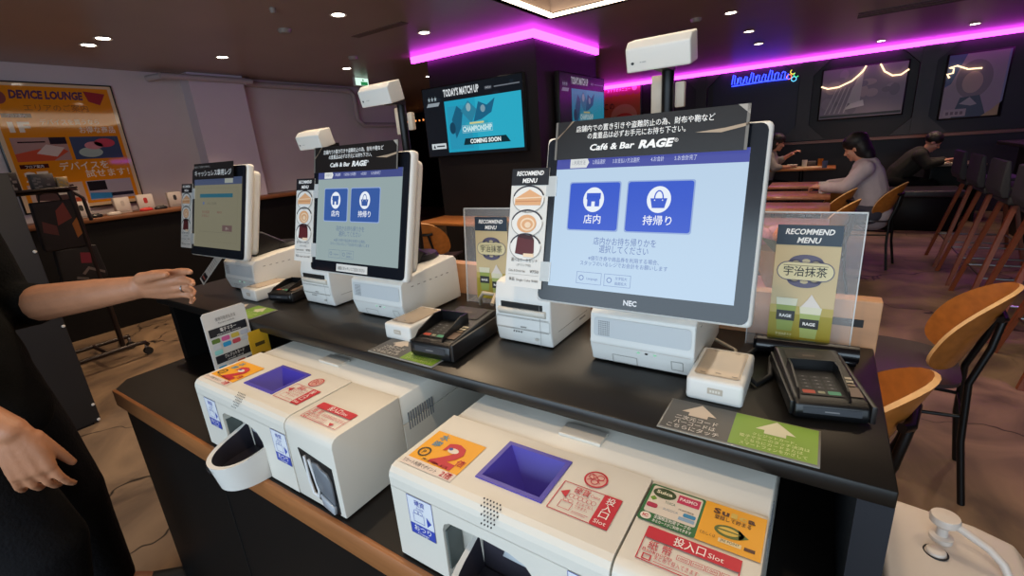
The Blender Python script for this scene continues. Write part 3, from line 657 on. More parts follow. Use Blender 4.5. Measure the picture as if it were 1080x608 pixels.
    def st(nm, par, fn, O=(0, 0, Z), U=X, V=Y, lab=None):
        b = B(); fn(Dec(b, O, U, V, .0004)); b.obj(nm, par, label=lab)
    def pts2(d):
        d.rect(.008, .018, .108, .034, ink('e4d6cc'), 1); d.rect(.010, .034, .108, .107, YEL, 1)
        d.text('2', .070, .040, .054, RED, .044, bold=.05, rot=-.05); d.ell(.068, .074, .010, .006, ink('e8ded0'), 4); d.ell(.062, .076, .004, .003, ink('3a4a9a'), 5)
        d.text('水', .034, .089, .013, ink('2a8fb8'), bold=.04); d.text('曜', .033, .070, .013, ink('2a8fb8'), bold=.04); d.text('倍', .097, .050, .012, RED, bold=.02)
        d.ring(.027, .053, .011, .011, .003, ink('3c3420'), 3); d.text('P', .027, .0485, .009, ink('3c3420'))
        d.text('対象日', .06, .037, .004, ink('6b4a10'), .05, bold=.02); d.text('Tカード利用でポイント', .043, .022, .007, ink('4a3c40'), .066); d.text('2倍', .094, .021, .011, RED, .02, bold=.02)
    st('point_sticker', cu, pts2, lab='yellow sticker with a big red 2')
    def coin(d):
        d.frame(.250, .043, .333, .098, .0012, RED, 1); d.rrect(.309, .043, .333, .098, .003, RED, 2)
        for k, t in enumerate('投入口'): d.text(t, .321, .083 - k * .0125, .0105, WI, .0115, bold=.02, l=4)
        d.text('Slot', .321, .047, .007, WI, .016, l=4)
        d.poly([(.254, .077), (.265, .085), (.265, .069)], RED, 2); d.text('硬貨', .270, .083, .0105, RED, .022, 'l', bold=.01); d.text('Coins', .2935, .084, .006, RED, .013, 'l')
        for k in range(6): d.ring(.271 + k * .0062, .0755, .0034, .0040, .0006, RED, 2, n=14)
        d.frame(.262, .050, .279, .063, .0007, RED, 2); d.ring(.267, .066, .0035, .003, .0006, RED, 2, n=12); d.ring(.274, .066, .0035, .003, .0006, RED, 2, n=12)
        d.text('まとめて投入', .2825, .064, .0048, RED, .023, 'l'); d.text('できます。', .2825, .0575, .0048, RED, .018, 'l'); d.rect(.2825, .051, .305, .0517, RED, 2); d.rect(.2825, .0485, .302, .049, RED, 2)
    st('coin_sticker', cu, coin, lab='red and white coin slot sticker')
    def stamp(d):
        d.ring(.287, .119, .0165, .0165, .0026, RED, 2); d.ell(.287, .119, .0135, .0135, ink('e0b6a8'), 1)
        for a, c in ((.281, .122), (.292, .124), (.287, .113)): d.ring(a, c, .0055, .005, .0012, RED, 3, n=14)
        d.line([(.276, .113), (.284, .119), (.279, .128)], .0012, RED, 3); d.line([(.295, .112), (.290, .118), (.298, .121)], .0012, RED, 3)
    st('stamp_sticker', cu, stamp)
    def ic(d):
        d.rrect(.3565, .081, .4245, .149, .003, GRN, 1); d.rrect(.360, .096, .4215, .146, .003, ink('dcd2c4'), 2)
        d.ell(.376, .135, .0145, .0095, ink('35481f'), 3); d.text('Suica', .376, .1325, .0065, ink('e8e4c8'), .02, bold=.03, l=5); d.rect(.393, .127, .4195, .142, ink('c42e58'), 3); d.text('PASMO', .406, .1315, .006, ink('f0d8de'), .021, bold=.03, l=5)
        d.poly([(.361, .122), (.3655, .1265), (.370, .122), (.3655, .1175)], ink('6f9a2a'), 3); d.rrect(.3605, .105, .374, .113, .003, ink('b02a4a'), 3); d.text('TOICA', .38, .119, .005, ink('3c6a52'), .013, 'l'); d.text('manaca', .398, .1155, .004, ink('5a463c'), .018, 'l'); d.text('SUGOCA', .381, .1075, .004, ink('6a86a2'), .018, 'l')
        d.rrect(.405, .107, .4195, .1135, .002, ink('3486b4'), 3); d.rect(.401, .1, .4195, .1055, ink('8aa8c4'), 3)
        d.ell(.3655, .0885, .0065, .006, ink('ece4d8'), 3); d.text('IC', .3655, .086, .005, RED, .007, bold=.03, l=5); d.text('全国相互利用マークの', .375, .0895, .0052, WI, .043, 'l', bold=.02); d.text('あるカードがご利用できます', .375, .0828, .0045, WI, .045, 'l', bold=.02)
    st('transit_sticker', bu, ic, lab='green sticker listing transit cards')
    def su(d):
        d.rect(.4245, .081, .4925, .1495, ink('e8a51c'), 1); k = ink('54301a')
        for i, (t, c) in enumerate((('S', '54301a'), ('u', '54301a'), ('i', 'd0b052'), ('c', 'd2b256'), ('a', '54301a'))): d.text(t, .4395 + i * .0095, .1325, .0095, ink(c), .008, bold=.04)
        d.text('登録して貯まる', .458, .124, .006, k, .04, bold=.02)
        d.ell(.457, .1085, .016, .0095, ink('5a6a2c'), 2); d.poly([(.466, .1165), (.478, .1075), (.468, .1012)], ink('5a6a2c'), 2); d.ell(.456, .1085, .0115, .006, ink('d9b850'), 3); d.rect(.444, .1075, .469, .1095, ink('5a6a2c'), 4)
        d.text('くわしくは', .4275, .0925, .0045, k, .017, 'l'); d.rect(.448, .0895, .472, .0955, ink('e4d3a4'), 2); d.text('JRE POINT', .460, .091, .004, k, .02); d.rect(.475, .0895, .486, .0945, k, 2)
    st('point_card_sticker', bu, su, lab='orange sticker with a green leaf mark')
    def bill(d):
        d.frame(.374, .024, .476, .075, .0012, RED, 1); d.rrect(.374, .057, .476, .075, .004, RED, 2)
        d.text('投入口', .406, .0605, .0115, WI, .034, 'l', bold=.02); d.text('Slot', .443, .061, .0075, WI, .016, 'l')
        d.text('紙 幣', .382, .043, .011, RED, .026, 'l', bold=.01); d.text('Banknotes', .378, .037, .0055, RED, .033, 'l')
        for k in range(4): d.frame(.414 + k * .0152, .042, .4282 + k * .0152, .049, .0006, RED, 2); d.text('1000', .4211 + k * .0152, .0435, .0036, RED, .010)
        d.frame(.380, .026, .390, .0345, .0014, RED, 2); d.text('まとめて投入できます。', .393, .031, .0058, RED, .048, 'l'); d.rect(.393, .0275, .44, .0282, RED, 2)
        d.poly([(.449, .034), (.462, .034), (.4555, .026)], RED, 2)
    st('banknote_sticker', bu, bill, lab='red and white banknote slot sticker')
    def chg(nm, par, u, kind):
        def fn(d):
            bl = ink('3448b0'); lb = ink('dfe3ea'); d.rect(u, .062, u + .050, .132, lb, 1); d.frame(u, .062, u + .050, .132, .0007, bl, 2); d.rect(u, .062, u + .050, .0815, bl, 2)
            d.text('おつり', u + .025, .071, .009, WI, .034, bold=.03); d.text('Change', u + .025, .0645, .005, WI, .022); d.text('硬貨' if kind else '紙幣', u + .025, .118, .0085, bl, .02); d.text('Coins' if kind else 'Banknotes', u + .025, .1115, .0042, bl, .014)
            d.frame(u + .009, .086, u + .031, .102, .0007, bl, 2); d.ring(u + .016, .105, .005, .004, .0007, bl, 2, n=14); d.ring(u + .024, .105, .005, .004, .0007, bl, 2, n=14); d.poly([(u + .036, .103), (u + .045, .094), (u + .036, .085)], bl, 2)
        st(nm, par, fn, (0, 0, 0), X, (0, 0, 1))
    chg('coin_change_label', cu, .034, 1)
    chg('note_change_label', cu, .3015, 0)
    return r
mm = machine('nearest cash machine with violet coin hopper, below the bright kiosk', -.51)
dup(mm, (-1.145, .375, .786), label='farther cash machine with violet coin hopper, below the middle kiosk', skip=('transit_sticker', 'point_card_sticker'))

# small signs left of the farther machine
def upright(name, label, cat, x, y, z, w, h, fn, base):
    r = thing(name, label, cat, (x, y, z), PI / 2)
    B().prism([(-w / 2, 0), (w / 2, 0), (w / 2, h - .006), (w / 2 - .006, h), (-w / 2 + .006, h), (-w / 2, h - .006)], 'y', 0, .003, base).obj('sign_board', r)
    B().box(-w / 2, w / 2, -.0, .05, 0, .003, ACRYL).box(-w * .2, w * .2, .003, .04, 0, .03, ACRYL).obj('foot', r)
    b = B(); fn(Dec(b, (-w / 2, -.0004, 0), (1, 0, 0), (0, 0, 1))); b.obj('printed_face', r); return r
def pay(d):
    w, h = .108, .27; d.text('使用可能支払方法', w / 2, h - .026, .008, GRY, .05); d.text('Payment methods', w / 2, h - .035, .005, GRY, .04)
    d.rect(.007, h - .066, w - .007, h - .044, ink('1b1d26')); d.text('電子マネー', w / 2, h - .056, .009, WI, .04, bold=.02); d.text('electronic money', w / 2, h - .0635, .0045, WI, .06)
    def logos(v, cs):
        for k, c in enumerate(cs):
            if c: d.rrect(.008 + k * .024, v - .006, .028 + k * .024, v + .006, .003, ink(c), 2)
    logos(h - .077, ('5f7a34', 'c85a94', 'c4b04a', 'b4bac8')); logos(h - .093, ('c9ccd0', '2f92c4', 'c24a58', 'c2c6cc')); logos(h - .108, ('8fd0cc', 0, 0, 0))
    d.rect(.007, h - .138, w - .007, h - .117, ink('1b1d26')); d.text('クレジットカード', w / 2, h - .128, .009, WI, .05, bold=.02); d.text('credit card', w / 2, h - .1355, .0045, WI, .04)
    logos(h - .152, ('2f92c4', 'b8bcc8', 'c4542c', '4c4a68')); logos(h - .170, ('2f80c4', 'c8ccd2', 0, '6a6470'))
    d.text('VISA', .042, h - .1545, .006, BLU, .016, bold=.03)
upright('payment_sign', 'white payment methods sign standing left of the farther cash machine', 'sign', -1.265, .523, .786, .108, .27, pay, mat('sign_white', 'd6d4d0', .4))
def gold(d):
    d.rect(.0, .0, .05, .2, ink('c69a1c')); d.rect(.012, .155, .038, .165, ink('4a3a10'), 2); d.ell(.025, .12, .012, .016, ink('4a3a10'), 2); d.rect(.01, .07, .04, .09, ink('4a3a10'), 2)
upright('yellow_sign', 'small yellow card standing behind the white payment sign', 'sign', -1.225, .572, .786, .048, .19, gold, mat('sign_yellow', 'c69a1c', .4))

# ------------------------------------------------------------------ people
def ellipsoid(bm, c, r, rot=None, seg=16):
    m = Matrix.Translation(Vector(c)) @ (rot.to_4x4() if rot else Matrix()) @ Matrix.Diagonal((*r, 1))
    bmesh.ops.create_icosphere(bm, subdivisions=3, radius=1, matrix=m)
def limb(bm, pts, rad, n=14):
    pts = [Vector(p) for p in pts]
    for i, p in enumerate(pts): ellipsoid(bm, p, (rad[i],) * 3)
    for i in range(len(pts) - 1):
        a, c = pts[i], pts[i + 1]; dv = c - a
        if dv.length < 1e-5: continue
        m = Matrix.Translation((a + c) / 2) @ dv.to_track_quat('Z', 'Y').to_matrix().to_4x4()
        bmesh.ops.create_cone(bm, cap_ends=True, segments=n, radius1=rad[i], radius2=rad[i + 1], depth=dv.length, matrix=m)
def skinned(name, bm, mt, voxel, smooth, parent=None, keep=None):
    me = bpy.data.meshes.new('raw'); bm.to_mesh(me); bm.free(); o = bpy.data.objects.new('raw', me); COL.objects.link(o)
    r = o.modifiers.new('r', 'REMESH'); r.mode = 'VOXEL'; r.voxel_size = voxel
    q = o.modifiers.new('s', 'SMOOTH'); q.iterations = smooth; q.factor = .5
    bpy.context.view_layer.update()
    out = bpy.data.meshes.new_from_object(o.evaluated_get(bpy.context.evaluated_depsgraph_get()))
    bpy.data.objects.remove(o); out.name = name; out.materials.clear(); out.materials.append(mt)
    out.polygons.foreach_set('use_smooth', [True] * len(out.polygons))
    ob = bpy.data.objects.new(name, out); COL.objects.link(ob)
    if parent: ob.parent = parent
    return ob
def hand(bm, wrist, fwd, back, k=1.0, curls=(.5, .5, .55, .6), spread=1.0, side=1, thumb=(.55, .35)):
    # fwd: wrist to fingers, back: out of the back of the hand; side=+1 puts the thumb on fwd x back
    f = Vector(fwd).normalized(); n = Vector(back); n = (n - f * n.dot(f)).normalized(); t = f.cross(n) * side; w = Vector(wrist)
    P = lambda a, b_, c=0: w + (f * a + t * b_ + n * c) * k
    chains = []
    for b0, b1, r0, r1 in ((.020, .031, .016, .012), (.008, .011, .018, .0135), (-.006, -.009, .018, .013), (-.017, -.028, .015, .011)):
        limb(bm, [P(.0, b0 * .7), P(.045, (b0 + b1) / 2 * 1.05), P(.088, b1)], [r * k for r in (r0 + .003, r0, r1)])
    for (b0, L, r), cu in zip(((.032, .073, .0088), (.011, .081, .009), (-.010, .076, .0086), (-.030, .060, .0077)), curls):
        p = P(.088, b0); pts = [p]; a = cu * .45
        dirv = lambda a: (f * math.cos(a) - n * math.sin(a) + t * b0 * 2.2 * spread).normalized()
        for q, dl in enumerate((.45, .31, .24)): p = p + dirv(a) * L * dl * k; pts.append(p.copy()); a += cu * 1.0
        limb(bm, pts, [r * 1.08 * k, r * k, r * .92 * k, r * .78 * k], 12); chains.append(pts)
    p = P(.018, .026, -.006); d1 = (f * (1 - thumb[0]) + t * thumb[0] - n * .25).normalized(); d2 = (d1 + f * thumb[1] - n * .15).normalized()
    limb(bm, [p, p + d1 * .042 * k, p + d1 * .042 * k + d2 * .032 * k, p + d1 * .042 * k + d2 * .057 * k], [.0165 * k, .0125 * k, .0105 * k, .0085 * k], 12)
    return chains
def head(bm, c, fwd, k=1.0):
    # centre of the skull; face looks along fwd
    f = Vector(fwd).normalized(); z = Vector((0, 0, 1)); x = f.cross(z).normalized(); up = x.cross(f)
    R = Matrix((x, f, up)).transposed(); P = lambda a, b_, e: Vector(c) + (x * a + f * b_ + up * e) * k
    ellipsoid(bm, P(0, -.01, .025), (.074 * k, .092 * k, .088 * k), R); ellipsoid(bm, P(0, .022, -.045), (.056 * k, .062 * k, .07 * k), R)
    ellipsoid(bm, P(0, .062, -.095), (.024 * k, .02 * k, .018 * k), R); limb(bm, [P(0, .078, .005), P(0, .098, -.028)], [.008 * k, .013 * k]); ellipsoid(bm, P(0, .082, -.062), (.022 * k, .010 * k, .007 * k), R)
    for s_ in (-1, 1): ellipsoid(bm, P(s_ * .078, -.005, -.012), (.010 * k, .02 * k, .03 * k), R); ellipsoid(bm, P(s_ * .03, .072, .028), (.02 * k, .012 * k, .007 * k), R); ellipsoid(bm, P(s_ * .045, .06, -.03), (.02 * k, .02 * k, .02 * k), R)
    return R, P

def standing_man():
    # beside the counter at the left, one arm stretched towards the kiosk, the other hanging
    hip = Vector((-1.77, .06, .93)); che = Vector((-1.77, .05, 1.30)); ls = Vector((-1.89, .19, 1.40)); rs = Vector((-1.63, -.08, 1.40)); nk = Vector((-1.77, .05, 1.47))
    le = Vector((-1.86, .235, 1.075)); lw = Vector((-1.465, .425, 1.122)); re_ = Vector((-1.64, -.05, 1.11)); rw = Vector((-1.41, .114, .895))
    bm = bmesh.new()
    ellipsoid(bm, (-1.77, .05, 1.30), (.15, .13, .2)); ellipsoid(bm, hip + Vector((0, 0, .06)), (.14, .12, .15)); limb(bm, [hip, che], [.12, .13]); limb(bm, [ls, che + Vector((0, 0, .08)), rs], [.062, .10, .062])
    limb(bm, [nk, nk + Vector((.01, .02, .1))], [.058, .055]); head(bm, nk + Vector((.02, .03, .19)), (.6, .75, -.25))
    limb(bm, [ls, (ls + le) / 2, le], [.06, .052, .044]); limb(bm, [le, le.lerp(lw, .3), le.lerp(lw, .7), lw], [.045, .050, .040, .030])
    limb(bm, [rs, (rs + re_) / 2, re_], [.06, .052, .044]); limb(bm, [re_, re_.lerp(rw, .3), re_.lerp(rw, .7), rw], [.043, .047, .037, .029])
    lf = Vector((.86, .50, .02)); ch = hand(bm, lw + lf * .010, lf, Vector((-.50, .74, .25)), 1.05, (.2, .34, .44, .52), 1.5, 1, (.22, .6))
    rf = Vector((.10, .02, -1.0)); hand(bm, rw + rf * .012, rf, Vector((.80, -.50, .20)), 1.04, (.32, .48, .55, .5), 2.0, -1, (.24, .3))
    for s_, kn, an in ((1, Vector((-1.82, .20, .50)), Vector((-1.86, .22, .09))), (-1, Vector((-1.59, .10, .50)), Vector((-1.62, .06, .09)))):
        h = hip + Vector((-.07 * s_, .065 * s_, -.02)); limb(bm, [h, h.lerp(kn, .5), kn, kn.lerp(an, .35), an], [.09, .08, .057, .056, .04]); limb(bm, [an, an + Vector((.05, .06, -.03)), an + Vector((.10, .12, -.055))], [.042, .042, .032])
    body = skinned('person', bm, SKIN, .0042, 4)
    body['label'] = 'person in black clothes at the left, one arm reaching toward the kiosks'; body['category'] = 'person'
    # clothes
    bm = bmesh.new(); ellipsoid(bm, (-1.77, .05, 1.30), (.172, .15, .22)); ellipsoid(bm, hip + Vector((.02, .02, .03)), (.172, .15, .2)); limb(bm, [hip, che], [.142, .15]); limb(bm, [ls, che + Vector((0, 0, .08)), rs], [.082, .12, .082])
    limb(bm, [ls, (ls + le) / 2, le, le.lerp(lw, .20)], [.082, .075, .066, .060]); limb(bm, [rs, (rs + re_) / 2, re_ + Vector((0, 0, .03))], [.082, .076, .070])
    limb(bm, [hip + Vector((.03, .02, .1)), Vector((-1.66, .13, .86))], [.14, .10])
    skinned('shirt', bm, BLACKC, .009, 6, body)
    bm = bmesh.new(); ellipsoid(bm, hip + Vector((.02, .02, -.03)), (.16, .145, .16))
    for s_, kn, an in ((1, Vector((-1.82, .20, .50)), Vector((-1.86, .22, .12))), (-1, Vector((-1.59, .10, .50)), Vector((-1.62, .06, .12)))):
        h = hip + Vector((-.07 * s_, .065 * s_, -.02)); limb(bm, [h, h.lerp(kn, .5), kn, kn.lerp(an, .35), an], [.118, .108, .088, .078, .065])
    skinned('trousers', bm, TROUS, .009, 6, body)
    bm = bmesh.new()
    for kn, an in ((0, Vector((-1.86, .22, .05))), (0, Vector((-1.62, .06, .05)))): limb(bm, [an, an + Vector((.05, .06, -.005)), an + Vector((.12, .145, -.01))], [.048, .050, .042])
    skinned('shoes', bm, RUBBER, .008, 4, body)
    c = nk + Vector((.02, .03, .19)); bm = bmesh.new(); ellipsoid(bm, c + Vector((-.024, -.030, .052)), (.104, .106, .096)); ellipsoid(bm, c + Vector((-.045, -.055, -.02)), (.075, .075, .085)); skinned('hair', bm, HAIR, .008, 3, body)
    p, q = ch[2][0], ch[2][1]; ax = (q - p).normalized(); u = ax.orthogonal().normalized(); w = ax.cross(u); c = p.lerp(q, .55)
    B().tube([c + (u * math.cos(t) + w * math.sin(t)) * .0105 for t in [2 * PI * k / 20 for k in range(20)]], .0014, CHROME, 6, close=True).obj('ring', body, label='thin silver ring')
    return body
standing_man()

def seated(label, pos, rz, shirt, trousers, haircol, lean, la, ra, hair=0, hd=(0, 1, -.35), skin=SKIN2):
    # local frame: faces +y, seat height .46; la, ra: left and right hand targets
    R = Matrix.Translation(Vector(pos)) @ Matrix.Rotation(rz, 4, 'Z'); T = lambda p: R @ Vector(p); rot = R.to_3x3()
    dz = lean * lean * .24; hip = (0, -.02, .55); che = (0, -.02 + lean * .32, .88 - dz * .5); nk = (0, lean * .42, 1.04 - dz)
    ls, rs = (-.17, -.02 + lean * .36, .97 - dz * .8), (.17, -.02 + lean * .36, .97 - dz * .8)
    def elbow(s_, h): m = (Vector(s_) + Vector(h)) / 2; return (m.x + (.07 if s_[0] > 0 else -.07), m.y - .04, min(m.z - .08, .86))
    bm = bmesh.new(); t = lambda p: T(p)
    limb(bm, [t(hip), t(che), t(nk)], [.115, .12, .055]); limb(bm, [t(ls), t(rs)], [.055, .055]); hc = (0, lean * .42 + .05 + .02, 1.17 - dz * 1.2)
    limb(bm, [t(nk), t(hc)], [.05, .05]); _, P = head(bm, t(hc), rot @ Vector(hd), .98)
    arms = []
    for s_, h, sd in ((ls, la, 1), (rs, ra, -1)):
        e = elbow(s_, h); arms.append((s_, e, h)); limb(bm, [t(s_), t(e), t(h)], [.048, .038, .026])
        fw = (Vector(h) - Vector(e)).normalized(); hand(bm, t(h), rot @ fw, rot @ Vector((0, -.3, 1)), .95, (.7, .8, .85, .9), .6, sd)
    for s_ in (-1, 1):
        k = (s_ * .10, .40, .48); a = (s_ * .10, .40, .07); limb(bm, [t((s_ * .09, 0, .52)), t(k), t(a)], [.075, .055, .04]); limb(bm, [t(a), t((s_ * .10, .52, .035))], [.04, .03])
    body = skinned('person', bm, skin, .0085, 4); body['label'] = label; body['category'] = 'person'
    bm = bmesh.new(); limb(bm, [t((0, -.02, .50)), t((0, -.02 + lean * .1, .66)), t(che), t((0, -.02 + lean * .36, .97 - dz * .8))], [.155, .148, .15, .115]); limb(bm, [t(ls), t(rs)], [.08, .08])
    for s_, e, h in arms: q = Vector(e).lerp(Vector(h), .35 if hair == 1 else .85); limb(bm, [t(s_), t(e), t(q)], [.075, .062, .05])
    skinned('shirt', bm, shirt, .012, 5, body)
    bm = bmesh.new()
    for s_ in (-1, 1): limb(bm, [t((s_ * .09, 0, .52)), t((s_ * .10, .40, .48)), t((s_ * .10, .40, .12))], [.105, .08, .06])
    skinned('trousers', bm, trousers, .012, 5, body)
    bm = bmesh.new()
    for s_ in (-1, 1): limb(bm, [t((s_ * .10, .40, .05)), t((s_ * .10, .54, .035))], [.047, .038])
    skinned('shoes', bm, RUBBER, .01, 3, body)
    f = (rot @ Vector(hd)).normalized(); x = f.cross(Vector((0, 0, 1))).normalized(); up = x.cross(f); q = t(hc); Rm = Matrix((x, f, up)).transposed()
    bm = bmesh.new(); ellipsoid(bm, q - f * .022 + up * .045, (.092, .102, .09), Rm)
    if hair: ellipsoid(bm, q - f * .05 - up * .02, (.10, .08, .12), Rm); ellipsoid(bm, q - f * .02 + up * .06, (.105, .11, .085), Rm)
    if hair == 2: ellipsoid(bm, q - f * .07 - up * .09, (.08, .06, .10), Rm)
    skinned('hair', bm, haircol, .01, 3, body)
    return body

# ------------------------------------------------------------------ left side: poster, wall shelf, rack
def poster_left():
    gl = lambda c: mat('gloss_' + c, c, .05, spec=.6)
    y0, y1, z0, z1 = 1.09, 1.97, 1.15, 2.235; w, h = y1 - y0, z1 - z0
    r = thing('poster_frame', 'big orange framed poster on the lilac wall above the shelf', 'poster', (X0, y0, z0), PI / 2)
    B().box(-.012, w + .012, -.03, -.004, -.012, h + .012, mat('frame_black', '151214', .35), .003, 1).obj('frame', r)
    b = B(); d = Dec(b, (0, -.0305, 0), (1, 0, 0), (0, 0, 1)); or_ = gl('e08a1c'); cr = gl('d8b890')
    d.rect(0, 0, w, h, gl('dcc09c')); d.rect(.03, .03, w - .03, h - .025, or_, 2)
    d.text('DEVICE LOUNGE', w * .45, h - .125, .07, gl('5a3a5a'), w * .56, bold=.05, shear=.15); d.ell(.08, h - .12, .05, .055, gl('8a4a48'), 4); d.poly([(w - .22, h - .05), (w - .06, h - .07), (w - .12, h - .17), (w - .2, h - .14)], gl('9a3038'), 4)
    d.text('エリアのご案内', w / 2, h - .225, .05, gl('9c5c28'), w * .5, bold=.03)
    d.rect(.06, h - .285, .25, h - .25, gl('4a1e1a'), 3); d.text('フロア案内', .155, h - .279, .022, WI, .12, l=4); d.text('1F', .15, h - .40, .085, gl('e9dcc8'), .14, bold=.06); d.text('デバイスを買うなら', .50, h - .34, .04, gl('e8d2a8'), .42, bold=.03); d.text('お得な商品', .68, h - .415, .05, gl('e9dcc8'), .27, bold=.04)
    d.rect(.06, h * .40, w * .485, h * .585, gl('b08a84'), 3); d.poly([(.06, h * .40), (.30, h * .40), (.42, h * .47), (.34, h * .52), (.06, h * .46)], gl('c8543c'), 4); d.poly([(.20, h * .46), (.33, h * .43), (.40, h * .50), (.28, h * .53)], gl('d5c2ba'), 5); d.rect(.10, h * .545, .28, h * .555, gl('241c24'), 5); d.rect(.31, h * .53, w * .485, h * .585, gl('2c2430'), 4)
    d.rect(w * .515, h * .40, w - .06, h * .585, gl('44506e'), 3); d.ell(w * .66, h * .455, .09, .045, gl('a8b8b0'), 4); d.ell(w * .80, h * .53, .08, .04, gl('c44a5c'), 5); d.ell(w * .70, h * .51, .07, .035, gl('d08a90'), 5)
    d.rect(.06, h * .345, .25, h * .378, gl('4a1e1a'), 3); d.text('フロア案内', .155, h * .35, .022, WI, .12, l=4); d.text('2F', .15, h * .245, .085, gl('e9dcc8'), .16, bold=.06)
    d.text('デバイスを', .50, h * .32, .062, gl('ece2d0'), .36, bold=.04); d.text('試せます！', .66, h * .25, .062, gl('ece2d0'), .34, bold=.04)
    d.rect(.06, h * .05, w * .5, h * .215, gl('cdb0a0'), 3); d.poly([(.09, h * .09), (.30, h * .065), (.40, h * .13), (.37, h * .20), (.10, h * .19)], gl('54403f'), 4); d.rect(.24, h * .12, .40, h * .145, gl('d8ccc0'), 5); d.poly([(.24, h * .05), (.43, h * .055), (.42, h * .09), (.30, h * .08)], gl('c2583a'), 4)
    d.rect(w * .53, h * .05, w - .06, h * .215, gl('a9a0b0'), 3); d.rect(w * .54, h * .13, w * .70, h * .21, gl('28242a'), 4); d.poly([(w * .53, h * .06), (w * .72, h * .055), (w * .74, h * .10), (w * .54, h * .115)], gl('3a86c4'), 4); d.rect(w * .72, h * .07, w - .065, h * .10, gl('2e2a3c'), 4)
    b.obj('poster_print', r)
poster_left()
wc = thing('wall_counter', 'long wood topped black counter along the lilac wall', 'counter', (X0, .2, 0))
B().box(.0, .42, 0, 5.3, 1.02, 1.06, mat('walnut_top', '6e4226', .4, var=.2, vscale=4, stretch=(9, 1, 9)), .003, 1).obj('counter_top', wc)
B().box(.0, .36, .0, 5.3, 0, 1.02, LAMB).obj('counter_front', wc)
def box_item(label, y, z, w, h, tilt, c, mark, mc):
    r = thing('product_box', label, 'box', (-5.62, y, 1.06), PI / 2 - tilt, group='small product boxes on the wall counter')
    B().box(-w / 2, w / 2, 0, .06, 0, h, mat('box_' + c, c, .5), .002, 1).obj('carton', r)
    b = B(); d = Dec(b, (-w / 2, 0, 0), (1, 0, 0), (0, 0, 1)); d.rrect(w * .38, h * .45, w * .62, h * .8, .012, ink(mc)); d.rect(w * .15, h * .1, w * .85, h * .14, ink('8d8680')); d.rect(w * .2, h * .18, w * .7, h * .2, ink('a8a09a')); b.obj('printed_face', r)
box_item('white product box with a dark mouse picture, nearest under the poster', 1.40, 0, .12, .15, .1, 'c3b8b2', 0, '34302f')
box_item('white product box with a pale mouse picture, second under the poster', 1.71, 0, .12, .15, -.05, 'c9beb8', 0, 'b5aaa6')
box_item('white product box with a red mouse picture under the poster corner', 1.90, 0, .13, .155, .15, 'cbc0bb', 0, 'b02a2c')
box_item('white product box with a dark mouse picture, right of the poster', 2.16, 0, .12, .15, .1, 'bdb2ad', 0, '2c2a2c')
box_item('narrow white product box, last before the pilaster', 2.30, 0, .08, .14, .1, 'bdb2ad', 0, '6a6264')
def mouse(label, y, c, x=-5.545):
    b = B(); b.lathe([(.001, .032), (.02, .031), (.034, .024), (.038, .012), (.036, .002), (.0, .0)][::-1], mat('mouse_' + c, c, .35), (0, 0, 0), 20, sx=.85, sy=1.5); r = b.obj('computer_mouse', label=label, cat='mouse', group='computer mice on display'); r.location = (x, y, 1.061)
    b = B(); b.box(-.0035, .0035, .02, .032, .029, .035, RUBBER, .001, 1); b.obj('scroll_wheel', r)
mouse('black computer mouse in front of the first product box', 1.46, '121214'); mouse('pale grey computer mouse between first and second product boxes', 1.60, 'b8aea8'); mouse('red computer mouse in front of the red mouse box', 1.86, 'b3241f'); mouse('black computer mouse right of the red computer mouse', 1.985, '141416')

# dark partition with studs
pt = thing('partition_panel', 'dark grey partition panel with studded edge standing left of the counter', 'partition', (-3.52, .1, 0))
B().box(-.03, .02, -.9, .535, .01, 1.46, mat('partition_grey', '1d2024', .6, var=.1, vscale=3), .004, 1).obj('board', pt)
B().box(-.2, .02, -.85, .50, 0, .012, STEEL).obj('foot_plate', pt)
for k in range(4):
    z = (.02, .12, .62, 1.05)[k]; b = B().lathe([(.0, .006), (.006, .005), (.009, 0)][::-1], mat('stud_pale', 'c9c2ba', .35), (0, 0, 0), 10, M=Matrix.Translation((.0205, .525, z)) @ Matrix.Rotation(PI / 2, 4, 'Y')); b.obj('stud', pt)

# garment rack with hanging bags
rk = thing('garment_rack', 'dark wheeled rack holding printed bags left of the counter', 'rack', (-4.62, .98, 0))
DK = mat('rack_brown', '2c211e', .4, metal=.3)
for y in (-.26, .14):
    B().tube([(0, y, .09), (0, y, 1.33)], .018, DK, 10).obj('upright_pole', rk)
B().tube([(0, -.28, 1.33), (0, .0, 1.335), (0, .14, 1.33), (0, .20, 1.27), (0, .205, 1.1)], .012, DK, 8).obj('hanging_rail', rk)
B().box(-.12, .12, -.28, .16, 1.345, 1.36, DK, .003, 1).obj('top_shelf', rk)
B().tube([(.16, -.30, .11), (.16, .18, .115), (.16, .24, .11), (.14, .26, .08)], .016, DK, 8).tube([(-.16, -.30, .11), (-.16, .24, .11)], .016, DK, 8).tube([(-.16, .0, .11), (.16, .0, .11)], .014, DK, 8).tube([(-.16, -.26, .11), (.16, -.26, .11)], .014, DK, 8).obj('base_frame', rk)
for x, y in ((.14, .25), (-.16, .23), (.16, -.28), (-.16, -.28)):
    b = B(); b.tube([(x - .018, y, .03), (x - .006, y, .03)], .03, RUBBER, 14).tube([(x + .006, y, .03), (x + .018, y, .03)], .03, RUBBER, 14).box(x - .008, x + .008, y - .012, y + .012, .03, .10, CHROME, .002, 1); b.obj('caster', rk)
